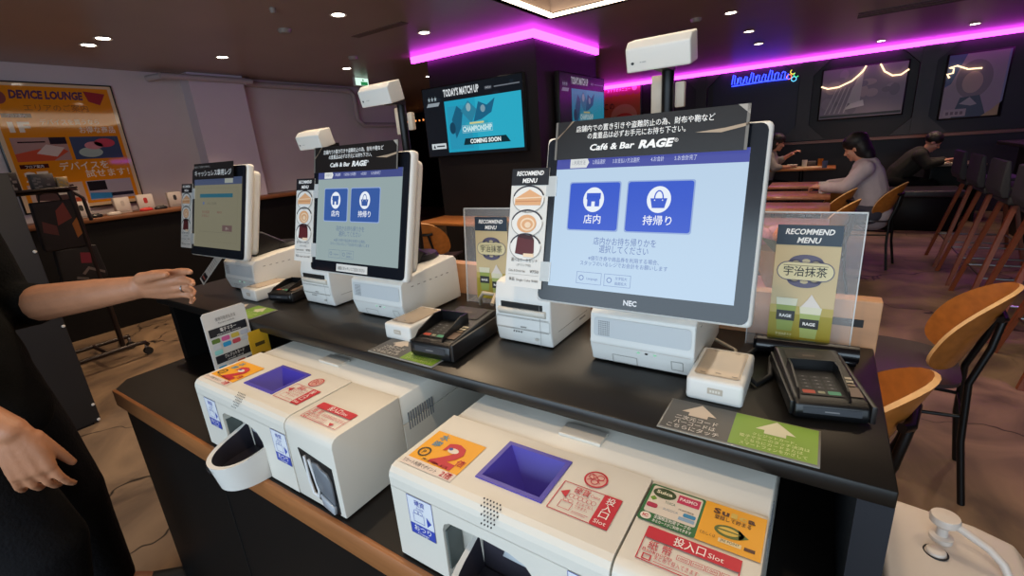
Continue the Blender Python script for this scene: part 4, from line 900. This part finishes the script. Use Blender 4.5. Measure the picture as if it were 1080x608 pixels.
def bag(label, y, z0, z1, w, base, patches, x=-4.6):
    r = thing('printed_bag', label, 'bag', (x, y, z0), PI / 2 + .1, group='printed bags hanging on the rack')
    h = z1 - z0
    b = B().prism([(-w / 2, .02), (-w * .46, 0), (w * .46, 0), (w / 2, .03), (w * .44, h), (-w * .44, h)], 'y', 0, .05, mat('bag_' + base, base, .7, var=.3, vscale=9), .014, 3); b.obj('bag_body', r)
    b = B(); d = Dec(b, (-w / 2, -.0005, 0), (1, 0, 0), (0, 0, 1))
    for c, pts in patches: d.poly([(p[0] * w, p[1] * h) for p in pts], ink(c))
    b.obj('printed_pattern', r); B().tube([(-w * .25, .02, h - .01), (-w * .2, .02, h + .05), (0, .02, h + .065), (w * .2, .02, h + .05), (w * .25, .02, h - .01)], .006, mat('strap_dark', '191414', .7), 6).obj('handle', r)
bag('dark bag with red and amber print hanging on the upper rail', 1.0, .92, 1.27, .26, '1e1718', [('7a2a20', [(.45, .5), (.8, .62), (.72, .95), (.5, .8)]), ('a8641c', [(.78, .2), (.95, .3), (.9, .62), (.76, .5)]), ('5a2420', [(.1, .4), (.4, .3), (.42, .5), (.15, .62)])])
bag('dark bag with red spots and pale swirls hanging lower on the rack', 1.04, .66, .92, .28, '1b1819', [('8a2438', [(.5, .55), (.72, .5), (.76, .8), (.55, .85)]), ('7a6e68', [(.45, .25), (.62, .42), (.95, .2), (.93, .14), (.62, .33), (.5, .2)]), ('6a6460', [(.3, .12), (.55, .05), (.55, .1), (.32, .2)])])
for lb, y, w, h, c, c2 in (('dark box with speckled print on the rack, at the left', .80, .13, .12, '2a2422', '8a7a70'), ('grey box on the rack beside the orange poster', .985, .12, .10, '4c4644', '6c6460'), ('small cream and amber box on top of the rack', 1.085, .06, .07, 'a8906c', 'c99c3c')):
    r = thing('goods_box', lb, 'box', (-4.6, y, 1.36), PI / 2, group='goods on top of the rack'); B().box(-w / 2, w / 2, -.04, .04, 0, h, mat('goods_' + c, c, .6), .003, 1).obj('carton', r)
    b = B(); d = Dec(b, (-w / 2, -.04, 0), (1, 0, 0), (0, 0, 1)); q = random.Random(len(lb))
    for k in range(9): a, e = q.random() * w * .8, q.random() * h * .8; d.rect(a, e, a + w * .16, e + h * .14, ink(c2), 1 + k)
    b.obj('printed_face', r)

# exit sign, recess behind the pillar
r = thing('exit_sign', 'small green and white exit sign hanging from the ceiling by the lilac wall', 'exit sign', (-5.2, 4.47, 2.3))
B().box(-.02, .02, -.11, .11, 0, .1, mat('sign_shell', 'cfd6d0', .4)).obj('sign_box', r)
b = B(); d = Dec(b, (.0202, -.11, 0), (0, 1, 0), (0, 0, 1)); d.rect(.005, .005, .215, .095, glow('c8ead8', 1.3)); d.rect(.09, .008, .20, .05, glow('1f7a44', 1.2), 2); d.ell(.13, .07, .012, .012, glow('1f7a44', 1.2), 2); d.poly([(.10, .05), (.15, .05), (.165, .02), (.115, .03)], glow('1f7a44', 1.2), 3); b.obj('sign_face', r)
B().tube([(0, 0, .1), (0, 0, .12)], .01, CHROME, 8).obj('hanger', r)
r = thing('arrow_banner', 'pale arrow sign with large letters hanging in the dark recess', 'sign', (-7.2, 8.6, 1.9))
b = B().box(-.5, .55, 0, .012, -.06, .5, mat('banner_dark', '231d28', .6)); b.obj('banner_board', r)
b = B(); d = Dec(b, (0, 0, 0), (1, 0, 0), (0, 0, 1)); d.poly([(-.36, .34), (.42, .42), (-.05, .49)], ink('a58ea8')); d.text('まロ', .06, .0, .26, ink('9c88a2'), .62, bold=.08); b.obj('banner_print', r)
B().box(-.4, -.38, 0, .01, .5, .5 + .0, STEEL).obj('hanger', r) if False else None
def lamp_row(label, x, y, z, n, step, c):
    r = thing('light_garland', label, 'string lights', (x, y, z)); B().tube([(0, 0, 0), (n * step, 0, 0)], .006, RUBBER, 6).obj('wire', r)
    for k in range(n): B().lathe([(.012, -.02), (.02, 0), (.012, .02)], glow(c, 2), (k * step + .05, 0, -.02), 8).obj('bulb', r)
lamp_row('row of tiny amber bulbs in the dark recess left of the pillar', -8.9, 8.9, 2.2, 16, .13, 'e88a4a')

# ------------------------------------------------------------------ televisions and the red poster
def tv(label, loc, rz, w, h, dim):
    r = thing('television', label, 'television', loc, rz, group='televisions on the pillar'); B().box(-w / 2, w / 2, -.05, 0, 0, h, mat('tv_black', '0c0c0e', .25), .006, 2).obj('cabinet', r)
    B().box(-.2, .2, 0, .02, h * .3, h * .7, STEEL).obj('wall_mount', r)
    g = lambda c: glow(c, dim); b = B(); d = Dec(b, (-w / 2, -.0502, 0), (1, 0, 0), (0, 0, 1)); u = w; v = h
    d.rect(.012, .012, u - .012, v - .012, g('11161d'), 1)
    for k in range(14): q = random.Random(k); a, e = q.random() * u * .9, q.random() * v * .9; d.ell(a + .05, e + .04, .05 * q.random() + .02, .02, g('18202a'), 1.1 + k * .06, 10)
    d.rect(u * .235, v * .06, u - .03, v * .78, g('1f9ab8'), 3); d.rect(u * .55, v * .06, u - .03, v * .78, g('2aa6c2'), 4); d.rect(u * .26, v * .10, u * .5, v * .7, g('2690b0'), 4)
    d.poly([(u * .30, v * .52), (u * .36, v * .70), (u * .42, v * .62), (u * .39, v * .40), (u * .33, v * .25)], g('185a78'), 5); d.poly([(u * .52, v * .46), (u * .58, v * .72), (u * .66, v * .66), (u * .74, v * .74), (u * .70, v * .56), (u * .60, v * .48)], g('1a5f80'), 5); d.poly([(u * .40, v * .62), (u * .48, v * .75), (u * .56, v * .62), (u * .50, v * .44)], g('2b7c98'), 6); d.ell(u * .48, v * .66, .03, .04, g('8aa8b0'), 7); d.ell(u * .62, v * .62, .03, .035, g('7896a4'), 7); d.ell(u * .30, v * .40, .04, .06, g('123f58'), 6)
    d.rect(u * .44, v * .36, u * .66, v * .46, g('2a9ab0'), 7); d.rect(u * .48, v * .43, u * .62, v * .455, g('c9c88a'), 8); d.text('CHAMPIONSHIP', u * .55, v * .335, .055, g('bfe0e4'), u * .29, bold=.05, l=9); d.frame(u * .40, v * .315, u * .70, v * .42, .004, g('9cc4cc'), 8)
    d.poly([(u * .40, v * .15), (u * .86, v * .15), (u * .82, v * .24), (u * .42, v * .24)], g('0d2a34'), 7); d.text('COMING SOON', u * .62, v * .168, .045, g('e6f0f0'), u * .30, bold=.04, l=9)
    d.text("TODAY'S MATCH UP", u * .235, v * .845, .075, g('d5dade'), u * .36, 'l', bold=.03, l=4); d.rrect(u * .65, v * .855, u * .72, v * .90, .01, g('3a3f48'), 4); d.text('MATCH', u * .685, v * .866, .02, g('b8bcc2'), u * .05, l=5); d.rect(u * .74, v * .87, u * .97, v * .885, g('6a7078'), 4)
    d.text('★★★', u * .11, v * .80, .05, g('9aa8b0'), u * .10, l=4); d.poly([(u * .04, v * .73), (u * .17, v * .73), (u * .19, v * .78), (u * .06, v * .78)], g('8a949c'), 4)
    d.rect(u * .05, v * .12, u * .21, v * .20, g('c4ccd0'), 4); d.poly([(u * .065, v * .135), (u * .095, v * .135), (u * .08, v * .185)], g('20262c'), 5); d.rect(u * .105, v * .15, u * .195, v * .17, g('20262c'), 5)
    b.obj('screen', r)
tv('large television with teal picture on the front of the black pillar', (-3.12, 4.10, 1.345), 0, 1.30, .72, 1.0)
tv('television on the right side of the black pillar', (-2.34, 5.0, 1.40), PI / 2, 1.15, .68, .42)
def flat_poster(name, label, cat, x, z, w, h, fn, fr='1a1719', y=9.4):
    r = thing(name, label, cat, (x, y, z)); B().box(-.02, w + .02, -.04, 0, -.02, h + .02, mat('frame_' + fr, fr, .4), .004, 1).obj('frame', r); b = B(); fn(Dec(b, (0, -.0405, 0), (1, 0, 0), (0, 0, 1)), w, h); b.obj('poster_print', r); return r
def food(d, w, h):
    d.rect(0, 0, w, h, ink('c86a34')); d.rect(0, h * .78, w, h, ink('c44a6a'), 2); d.text('おすすめメニュー', w * .45, h * .84, .06, WI, w * .6, bold=.03); d.ell(w * .85, h * .88, .05, .05, ink('e8c8b8'), 3)
    for k in range(6): d.ell(w * (.08 + k * .165), h * .78, .06, .035, ink('c44a6a'), 3)
    d.ell(w * .58, h * .30, w * .34, h * .26, ink('dfa070'), 3); d.poly([(w * .38, h * .28), (w * .8, h * .28), (w * .74, h * .02), (w * .44, h * .02)], ink('c22a28'), 4); d.ell(w * .59, h * .28, w * .22, h * .09, ink('e04a3c'), 5); d.text('この', w * .2, h * .48, .11, K, w * .26, bold=.05)
flat_poster('food_poster', 'orange and red food poster on the back wall beside the pillar', 'poster', -3.9, 1.55, .78, .86, food)

# ------------------------------------------------------------------ back wall: bays with neon and two film posters, glare lightened into their inks
PANEL = mat('bay_grey', '2b272b', .5, var=.15, vscale=6)
for k, x in enumerate((-2.0, -.42, 1.05, 2.5)):
    b = B(); b.box(x - .09, x + .09, 9.3, 9.4, 1.14, 2.36, PANEL); s_ = .24
    b.prism([(x - .09, 2.36), (x - .09 - s_, 2.36), (x - .09, 2.36 - s_)], 'y', 9.32, 9.4, PANEL).prism([(x + .09, 2.36), (x + .09 + s_, 2.36), (x + .09, 2.36 - s_)], 'y', 9.32, 9.4, PANEL)
    b.prism([(x - .09, 1.14), (x - .09, 1.14 + s_), (x - .09 - s_, 1.14)], 'y', 9.32, 9.4, PANEL).prism([(x + .09, 1.14), (x + .09 + s_, 1.14), (x + .09, 1.14 + s_)], 'y', 9.32, 9.4, PANEL)
    b.obj('trim_%d' % (k + 2), kind='structure')
struct('trim_6', B().box(-2.3, 3.3, 9.26, 9.4, 1.09, 1.13, mat('rail_wood', '6a4034', .4)))
b = B().box(-1.82, -.52, 9.385, 9.399, 1.2, 2.34, mat('neon_back', '0f0d2a', .5)); nb = b.obj('neon_sign', label='blue neon lettering on a dark back panel in the left bay', cat='neon sign')
b = B(); q = random.Random(5); x = -1.52
NB = glow('2a3cff', 5)
for k in range(9):
    h_ = .10 + .05 * (k % 3 == 0); b.tube([(x, 9.35, 2.14 + .01 * k % 2), (x + .02, 9.35, 2.14 + h_), (x + .05, 9.35, 2.15 + h_ * .8), (x + .04, 9.35, 2.14), (x + .085, 9.35, 2.135), (x + .09, 9.35, 2.14 + h_ * .6)], .009, NB, 6); x += .093
b.tube([(-1.52, 9.35, 2.11), (-1.0, 9.35, 2.125), (-.66, 9.35, 2.12)], .007, NB, 6); b.obj('neon_letters', nb)
for c, dx, dz in (('e0c84a', 0, .05), ('4ac87a', .05, 0), ('e0704a', -.05, -.02), ('5ab8e0', .02, -.06)):
    B().tube([(-.62 + dx + .035 * math.cos(a), 9.35, 2.17 + dz + .035 * math.sin(a)) for a in [2 * PI * k / 14 for k in range(14)]], .006, glow(c, 2), 6, close=True).obj('neon_petal', nb)
def film(d, w, h):
    d.rect(0, 0, w, h, ink('8a7c8a')); q = random.Random(8)
    for k in range(16): d.ell(q.random() * w * .86 + w * .07, q.random() * h * .8 + h * .1, .05 + q.random() * .06, .03 + q.random() * .06, ink(('9a8a98', '7a6e7c', 'ab979a', '86788a')[k % 4]), 2 + k * .4, 14)
    d.poly([(w * .34, h * .3), (w * .46, h * .95), (w * .50, h * .95), (w * .49, h * .22)], ink('c0b8ba'), 12); d.poly([(w * .30, h * .16), (w * .55, h * .22), (w * .53, h * .34), (w * .38, h * .28)], ink('d8d2d2'), 13)
    for k in range(5): d.poly([(w * (.06 + k * .06), h * .1), (w * (.075 + k * .06), h * .1), (w * (.2 + k * .05), h * .62), (w * (.19 + k * .05), h * .62)], ink('c6bcc0'), 12 + k * .3)
    d.rect(.01, h * .02, w - .01, h * .07, ink('2c262c'), 15)
fp = flat_poster('film_poster', 'wide crinkled glossy poster in the middle bay of the back wall', 'poster', -.20, 1.45, 1.03, .72, film)
def portrait(d, w, h):
    d.rect(0, 0, w, h, ink('9a8a94')); d.poly([(0, h), (w * .3, h), (w * .1, h * .55), (0, h * .5)], ink('4a5a80'), 2); d.ell(w * .48, h * .6, w * .3, h * .3, ink('7e7078'), 3); d.ell(w * .46, h * .55, w * .17, h * .17, ink('b09890'), 4); d.poly([(w * .2, 0), (w * .3, h * .32), (w * .62, h * .34), (w * .78, 0)], ink('3c4a5a'), 4); d.poly([(w * .3, h * .22), (w * .46, h * .32), (w * .6, h * .2), (w * .5, h * .18)], ink('a49ca0'), 5)
    d.rect(w * .06, h * .02, w * .44, h * .14, ink('a8979c'), 5); [d.rect(w * (.1 + k * .08), h * .05, w * (.15 + k * .08), h * .1, ink('6a5a66'), 6) for k in range(4)]; d.rect(w - .02, 0, w, h, ink('7a86a0'), 5); d.poly([(w * .7, 0), (w, 0), (w, h * .22), (w * .86, h * .1)], ink('b09468'), 5)
pp = flat_poster('portrait_poster', 'upright portrait poster in the right bay of the back wall', 'poster', 1.27, 1.33, .62, .83, portrait)
LOOP = glow('ffd9a8', 2.2)  # glowing tubes imitate warm ceiling light reflected in the posters
def loop(label, pts):
    B().tube(pts, .011, LOOP, 6).obj('reflection_streak', label=label, cat='string lights', group='modelled warm reflections on the posters')
loop('modelled warm reflection across the left half of the wide poster', [(-.21, 9.332, 1.94), (-.12, 9.332, 1.90), (.02, 9.332, 1.91), (.18, 9.332, 1.98), (.30, 9.332, 2.10), (.33, 9.332, 2.17)])
loop('modelled warm reflection across the right half of the wide poster', [(.50, 9.332, 2.17), (.56, 9.332, 2.06), (.66, 9.332, 1.99), (.76, 9.332, 1.99), (.84, 9.332, 2.05)])
loop('modelled warm reflection curling on the portrait poster', [(1.30, 9.332, 1.87), (1.27, 9.332, 1.92), (1.33, 9.332, 1.93), (1.33, 9.332, 1.99), (1.28, 9.332, 2.0), (1.36, 9.332, 2.02), (1.48, 9.332, 1.96), (1.62, 9.332, 1.955)])

# ------------------------------------------------------------------ tables, chairs
TOPM = mat('table_top', 'a0694c', .3, var=.15, vscale=5, stretch=(8, 1, 8))
def table(label, x, y, w, dpt, z=.72, top=None, group='dining tables', copy_of=[None]):
    r = thing('dining_table', label, 'table', (x, y, 0), group=group)
    B().box(-w / 2, w / 2, -dpt / 2, dpt / 2, z - .028, z, top or TOPM, .003, 1).obj('tabletop', r)
    B().tube([(0, 0, .02), (0, 0, z - .03)], .03, STEEL, 12).obj('pedestal', r); B().box(-.2, .2, -.2, .2, 0, .018, STEEL, .004, 1).box(-.14, .14, -.12, .12, z - .04, z - .028, STEEL).obj('base_plate', r)
    return r
names = ['first', 'second', 'third', 'fourth', 'fifth', 'sixth']
for k, y in enumerate((2.22, 3.06, 3.89, 4.76, 5.64, 6.6)):
    table('%s pink lit wooden table of the receding row, counted from the counter' % names[k], -.26, y, .62, .44 + .02 * k)
table('far wooden table with food between two seated guests', -.33, 8.55, .86, .55, .77, mat('oak_top', 'a86a34', .35, var=.15, vscale=5))
table('table with orange wood top below the television', -3.02, 3.70, 1.0, .44, .72, mat('oak_top'))
def chair():
    r = thing('plywood_chair', 'plywood shell chair on black legs at the right of the counter', 'chair', (0, 0, 0), group='plywood chairs')
    B().shell(lambda a, c: (.178 * a, -.235 + .135 * a * a - .06 * (c + .2), .665 + .155 * c - .05 * a * a), PLY, PLYE, .013, 8, 44, 2.6).obj('backrest', r)
    B().shell(lambda a, c: (.215 * a * (1.0 + .06 * c), .21 * c + .0, .455 + .02 * a * a - .018 * max(0, c) ** 2), mat('seat_dark', '3a2f33', .35), mat('seat_dark'), .014, 6, 44, 3.2).obj('seat', r)
    for sx in (-1, 1):
        B().tube([(sx * .15, .13, .44), (sx * .17, .17, .24), (sx * .19, .21, .0)], .0105, STEEL, 10).obj('leg', r)
        B().tube([(sx * .05, -.278, .71), (sx * .07, -.262, .60), (sx * .085, -.225, .46), (sx * .12, -.235, .24), (sx * .155, -.27, .0)], .0115, STEEL, 10).obj('leg', r)
    B().tube([(-.09, -.265, .715), (-.06, -.279, .71), (.06, -.279, .71), (.09, -.265, .715)], .012, STEEL, 8).obj('back_bracket', r)
    B().tube([(-.162, .155, .31), (.162, .155, .31)], .007, STEEL, 8).tube([(-.155, .15, .31), (-.10, -.225, .33), (.10, -.225, .33), (.155, .15, .31)], .007, STEEL, 8).obj('stretcher', r)
    return r
c0 = chair(); c0.location = (.29, 2.24, 0); c0.rotation_euler = (0, 0, math.radians(84)); c0['label'] = 'whole plywood chair standing on open floor right of the counter'
dup(c0, (-.04, 1.38, 0), math.radians(79), 'plywood chair half hidden behind the counter end, nearest the camera')
for k, y in enumerate((4.55, 5.3, 5.75, 6.1)): dup(c0, (-.06 if k != 2 else .34, y, 0), math.radians(76), ('nearest plywood chair at the right side of the table row', 'second plywood chair at the right side of the table row', 'plywood chair holding the guest in the white shirt', 'last plywood chair at the right side of the table row')[k])
dup(c0, (-3.72, 3.66, 0), math.radians(-80), 'plywood chair left of the table below the television')
dup(c0, (-3.02, 3.20, 0), math.radians(20), 'plywood chair in front of the table below the television')
dup(c0, (-2.36, 3.72, 0), math.radians(110), 'plywood chair right of the table below the television')
dup(c0, (-.86, 8.5, 0), math.radians(-90), 'plywood chair under the guest in grey at the far table')

# bar stools
def stool():
    r = thing('bar_stool', 'x', 'stool', (0, 0, 0), group='bar stools at the right'); WD = mat('stool_wood', '7a3c20', .4, var=.2, vscale=6, stretch=(1, 1, .2)); FB = mat('stool_fabric', '2a2a30', .8)
    B().box(-.2, .2, -.19, .2, .76, .82, FB, .02, 3).obj('seat', r)
    B().prism([(-.225, .81), (-.19, .81), (-.19, .86), (-.215, 1.06), (-.24, 1.06), (-.245, .86)], 'x', -.2, .2, FB, .012, 3).obj('backrest', r)
    for sx in (-1, 1):
        for sy in (-1, 1):
            b = B(); b.add([(sx * (.15 + dx), sy * (.14 + dy) - .0, .76) for dx, dy in ((-.018, -.015), (.018, -.015), (.018, .015), (-.018, .015))] + [(sx * (.25 + dx), sy * (.30 + dy), 0) for dx, dy in ((-.015, -.013), (.015, -.013), (.015, .013), (-.015, .013))], [(0, 1, 2, 3), (7, 6, 5, 4)] + [(k, k + 4, (k + 1) % 4 + 4, (k + 1) % 4) for k in range(4)], WD); b.obj('leg', r)
    z = .24; a = .214; c = .242; B().tube([(-a, -c, z), (a, -c, z), (a, c, z), (-a, c, z)], .008, CHROME, 8, close=True).obj('foot_rail', r)
    return r
st0 = stool(); SL = ['nearest dark bar stool with wooden legs at the right edge', 'second dark bar stool from the right edge', 'third dark bar stool from the right edge', 'fourth dark bar stool from the right edge', 'farthest dark bar stool of the row at right']
for k, y in enumerate((3.45, 4.1, 4.75, 5.4, 6.05)):
    if k == 0: st0.location = (1.25, y, 0); st0.rotation_euler = (0, 0, -PI / 2); st0['label'] = SL[0]
    else: dup(st0, (1.25, y, 0), -PI / 2, SL[k])
bc = thing('bar_counter', 'long dark bar counter beyond the bar stools at right', 'counter', (1.95, 5.4, 0)); B().box(-.28, .28, -2.7, 2.7, 1.0, 1.04, LAMB, .004, 1).obj('counter_top', bc); B().box(-.1, .2, -2.6, 2.6, 0, 1.0, LAMB).obj('counter_front', bc)
for k, (y, z) in enumerate(((7.0, 1.04), (5.9, 1.04))):
    r = thing('amber_lamp', ('amber table lamp on the bar counter, farther one', 'amber table lamp on the bar counter, nearer one')[k], 'lamp', (1.9, y, z)); B().lathe([(.05, 0), (.05, .012), (.012, .02), (.012, .06)], STEEL).obj('base', r); B().lathe([(.03, .06), (.04, .07), (.04, .15), (.03, .16)], glow('e8863a', 2.5)).obj('lamp_shade', r)
b = B().box(3.27, 3.295, 4.6, 7.6, .55, .62, glow('b83cff', 6)).box(3.27, 3.295, 4.6, 7.6, 1.75, 1.8, glow('b83cff', 6)); b.obj('wall_light_strip', label='magenta light strips on the dark right wall behind the bar', cat='light strip')
spot('magenta_spot', (1.5, 3.2, 2.3), 50, (.8, .25, 1), 70)
spot('magenta_spot', (1.6, 6.4, 2.3), 30, (.8, .25, 1), 80)
# bench and desk at the back
bn = thing('bench_seat', 'low dark upholstered bench before the back wall, right of the white shirt', 'bench', (1.0, 7.95, 0)); B().box(-.42, .42, -.3, .3, .42, .50, mat('bench_vinyl', '2c272b', .35), .02, 3).obj('seat', bn); B().box(-.40, .40, -.28, .28, 0, .42, LAMB, .004, 1).obj('bench_base', bn)
dk = thing('writing_desk', 'small dark desk with lit top in front of the guest in black', 'desk', (1.42, 8.72, 0)); B().box(-.28, .28, -.28, .28, .73, .755, mat('desk_top', '6a5a50', .4), .003, 1).obj('tabletop', dk); B().box(-.25, .25, .2, .22, 0, .73, LAMB).box(-.26, -.235, -.25, .22, 0, .73, LAMB).box(.235, .26, -.25, .22, 0, .73, LAMB).obj('desk_frame', dk)
spot('desk_beam', (1.35, 8.6, 2.3), 30, WARM, 30); spot('table_beam', (-.4, 8.4, 2.35), 40, WARM, 45)
B().box(1.28, 1.44, 8.55, 8.67, .755, .768, mat('paper_white', 'd8cfc0', .6), .002, 1).obj('notebook', label='pale notebook on the desk under the lit hands', cat='book')

# guests
seated('guest in a grey sweater eating at the far table, seen from the side', (-.84, 8.48, 0), -PI / 2, mat('grey_knit', '8a8480', .85, var=.1, vscale=30, bump=.3), TROUS, HAIR, .22, (-.10, .36, .98), (.12, .34, .80), 1, (0, 1, -.3))
seated('guest in a white shirt leaning back to the camera, by the fifth table', (.40, 5.75, 0), PI / 2 - .12, mat('white_shirt', 'b3a6ac', .8, var=.06, vscale=12, bump=.2), mat('grey_trousers', '3a3a48', .85), mat('black_hair', '0b090a', .55, bump=.4, bscale=90), .30, (-.12, .42, .78), (.14, .42, .78), 2, (0, 1, -.45))
seated('guest in black bent over the desk at the back', (.80, 8.55, 0), -PI / 2, mat('olive_black', '26241f', .85), TROUS, HAIR, .66, (-.10, .52, .80), (.12, .46, .80), 0, (0, .9, -.6))
# things on the far table
FT = .77
def lay(name, label, cat, b): return b.obj(name, label=label, cat=cat)
lay('serving_tray', 'pale wooden tray on the far table', 'tray', B().box(-.55, -.05, 8.35, 8.62, FT, FT + .012, mat('tray_pale', 'cdb48c', .4), .004, 1))
lay('food_bowl', 'white bowl on the tray of the far table', 'bowl', B().lathe([(.03, 0), (.07, .035), (.075, .045), (.068, .045), (.03, .01), (.0, .008)], mat('china', 'd8d0c2', .3), (-.45, 8.42, FT + .012)))
cup_b = B().lathe([(.03, 0), (.036, .10), (.033, .10), (.028, .008), (0, .006)], mat('cup_white', 'd9d4cc', .35), (-.30, 8.5, FT + .012)); lay('drink_cup', 'white cup standing at the back of the far table', 'cup', cup_b)
lay('beer_glass', 'amber drink glass on the far table', 'glass', B().lathe([(.03, 0), (.036, .12), (.033, .12), (.028, .01), (0, .008)], mat('amber_drink', 'b06a2a', .15), (-.10, 8.55, FT)))
lay('drink_cup', 'clear blue cup at the near edge of the far table', 'cup', B().lathe([(.03, 0), (.036, .10), (.033, .10), (.028, .008), (0, .006)], mat('cup_blue', '5a6a8a', .2), (-.04, 8.33, FT)))
lay('drink_cup', 'white paper cup on the fifth table before the white shirt', 'cup', B().lathe([(.034, 0), (.042, .11), (.038, .11), (.032, .008), (0, .006)], mat('cup_white'), (-.02, 5.72, .72)))
lay('condiment_box', 'small dark condiment box on the far table', 'box', B().box(-.32, -.16, 8.66, 8.76, FT, FT + .08, mat('goods_4c4644', '4c4644', .6), .004, 1))
# bouquet behind the wood board
bq = thing('flower_bouquet', 'small wrapped bouquet with orange blooms behind the nearest kiosk', 'bouquet', (-.115, 2.10, .72)); bq.scale = (1.3, 1.3, 1.3)
b = B().lathe([(.02, 0), (.05, .06), (.095, .17), (.09, .17), (.04, .06), (0, .02)], mat('wrap_tan', 'b08a5c', .6, var=.1, vscale=14), n=9); b.obj('paper_wrap', bq)
q = random.Random(4)
for k in range(7):
    a = k * 2.4; rr = .02 + .011 * k; B().lathe([(0, .05), (.022, .042), (.034, .02), (.028, 0), (0, -.01)][::-1], mat('bloom_' + ('c4502a', 'b87a8c', 'd0703a')[k % 3], ('c4502a', 'b87a8c', 'd0703a')[k % 3], .7, var=.2, vscale=40, bump=.6), (rr * math.cos(a), rr * math.sin(a), .17 + .012 * (k % 3)), 12).obj('bloom', bq)
for k in range(4):
    a = 1 + k * 1.6; b = B(); M = Matrix.Rotation(a, 4, 'Z'); b.add([(.03, 0, .15), (.07, .022, .2), (.11, 0, .215), (.07, -.022, .2)], [(0, 1, 2, 3)], mat('leaf', '3f5a2a', .5), False, M); b.add([(.03, 0, .148), (.07, .022, .198), (.11, 0, .213), (.07, -.022, .198)], [(3, 2, 1, 0)], mat('leaf'), False, M); b.obj('leaf', bq)

# white pump jug at the right end of the counter on its stand
js = thing('jug_stand', 'dark stand under the white pump jug at the counter end', 'stand', (.265, .90, 0)); B().box(-.13, .13, -.14, .14, .29, .31, STEEL, .003, 1).obj('stand_top', js)
for sx in (-1, 1):
    for sy in (-1, 1): B().tube([(sx * .11, sy * .12, 0), (sx * .11, sy * .12, .29)], .011, STEEL, 8).obj('leg', js)
jg = thing('pump_jug', 'white pump jug with a bent spout at the counter end', 'dispenser', (.265, .90, .31)); JW = mat('jug_white', 'cfc4ba', .35)
b = B().prism([(-.12, .0), (.12, .0), (.12, .29), (.085, .335), (.03, .352), (-.115, .366), (-.12, .35)], 'y', -.13, .13, JW, .012, 3); jb = b.obj('jug_body', jg)
PX, PY = -.028, .055
B().lathe([(.017, .348), (.017, .366), (.009, .369), (.008, .384), (.012, .387), (.014, .392), (.021, .396), (.022, .404), (.020, .409), (.0, .411)], JW, (PX, PY, 0)).obj('pump_head', jg)
B().tube([(PX + .012, PY - .006, .400), (PX + .055, PY - .024, .384), (PX + .072, PY - .034, .370), (PX + .092, PY - .05, .33)], [.007, .0065, .0065, .006], JW, 12).obj('spout', jg)
cp = B().lathe([(.014, 0), (.014, .009), (.012, .011), (0, .011)], JW, (PX - .012, PY - .042, .355)).obj('filler_cap', jg); B().tube([(PX - .012 + .0165 * math.cos(a), PY - .042 + .0165 * math.sin(a), .360) for a in [2 * PI * k / 18 for k in range(18)]], .0014, K, 6, close=True).obj('cap_ring', cp)
b = B(); d = Dec(b, (-.10, -.1305, .06), (1, 0, 0), (0, 0, 1)); d.rect(0, 0, .2, .2, ink('e4e0de')); d.rect(.01, .15, .19, .19, ink('c42a5a'), 2); b.obj('jug_label', jg)
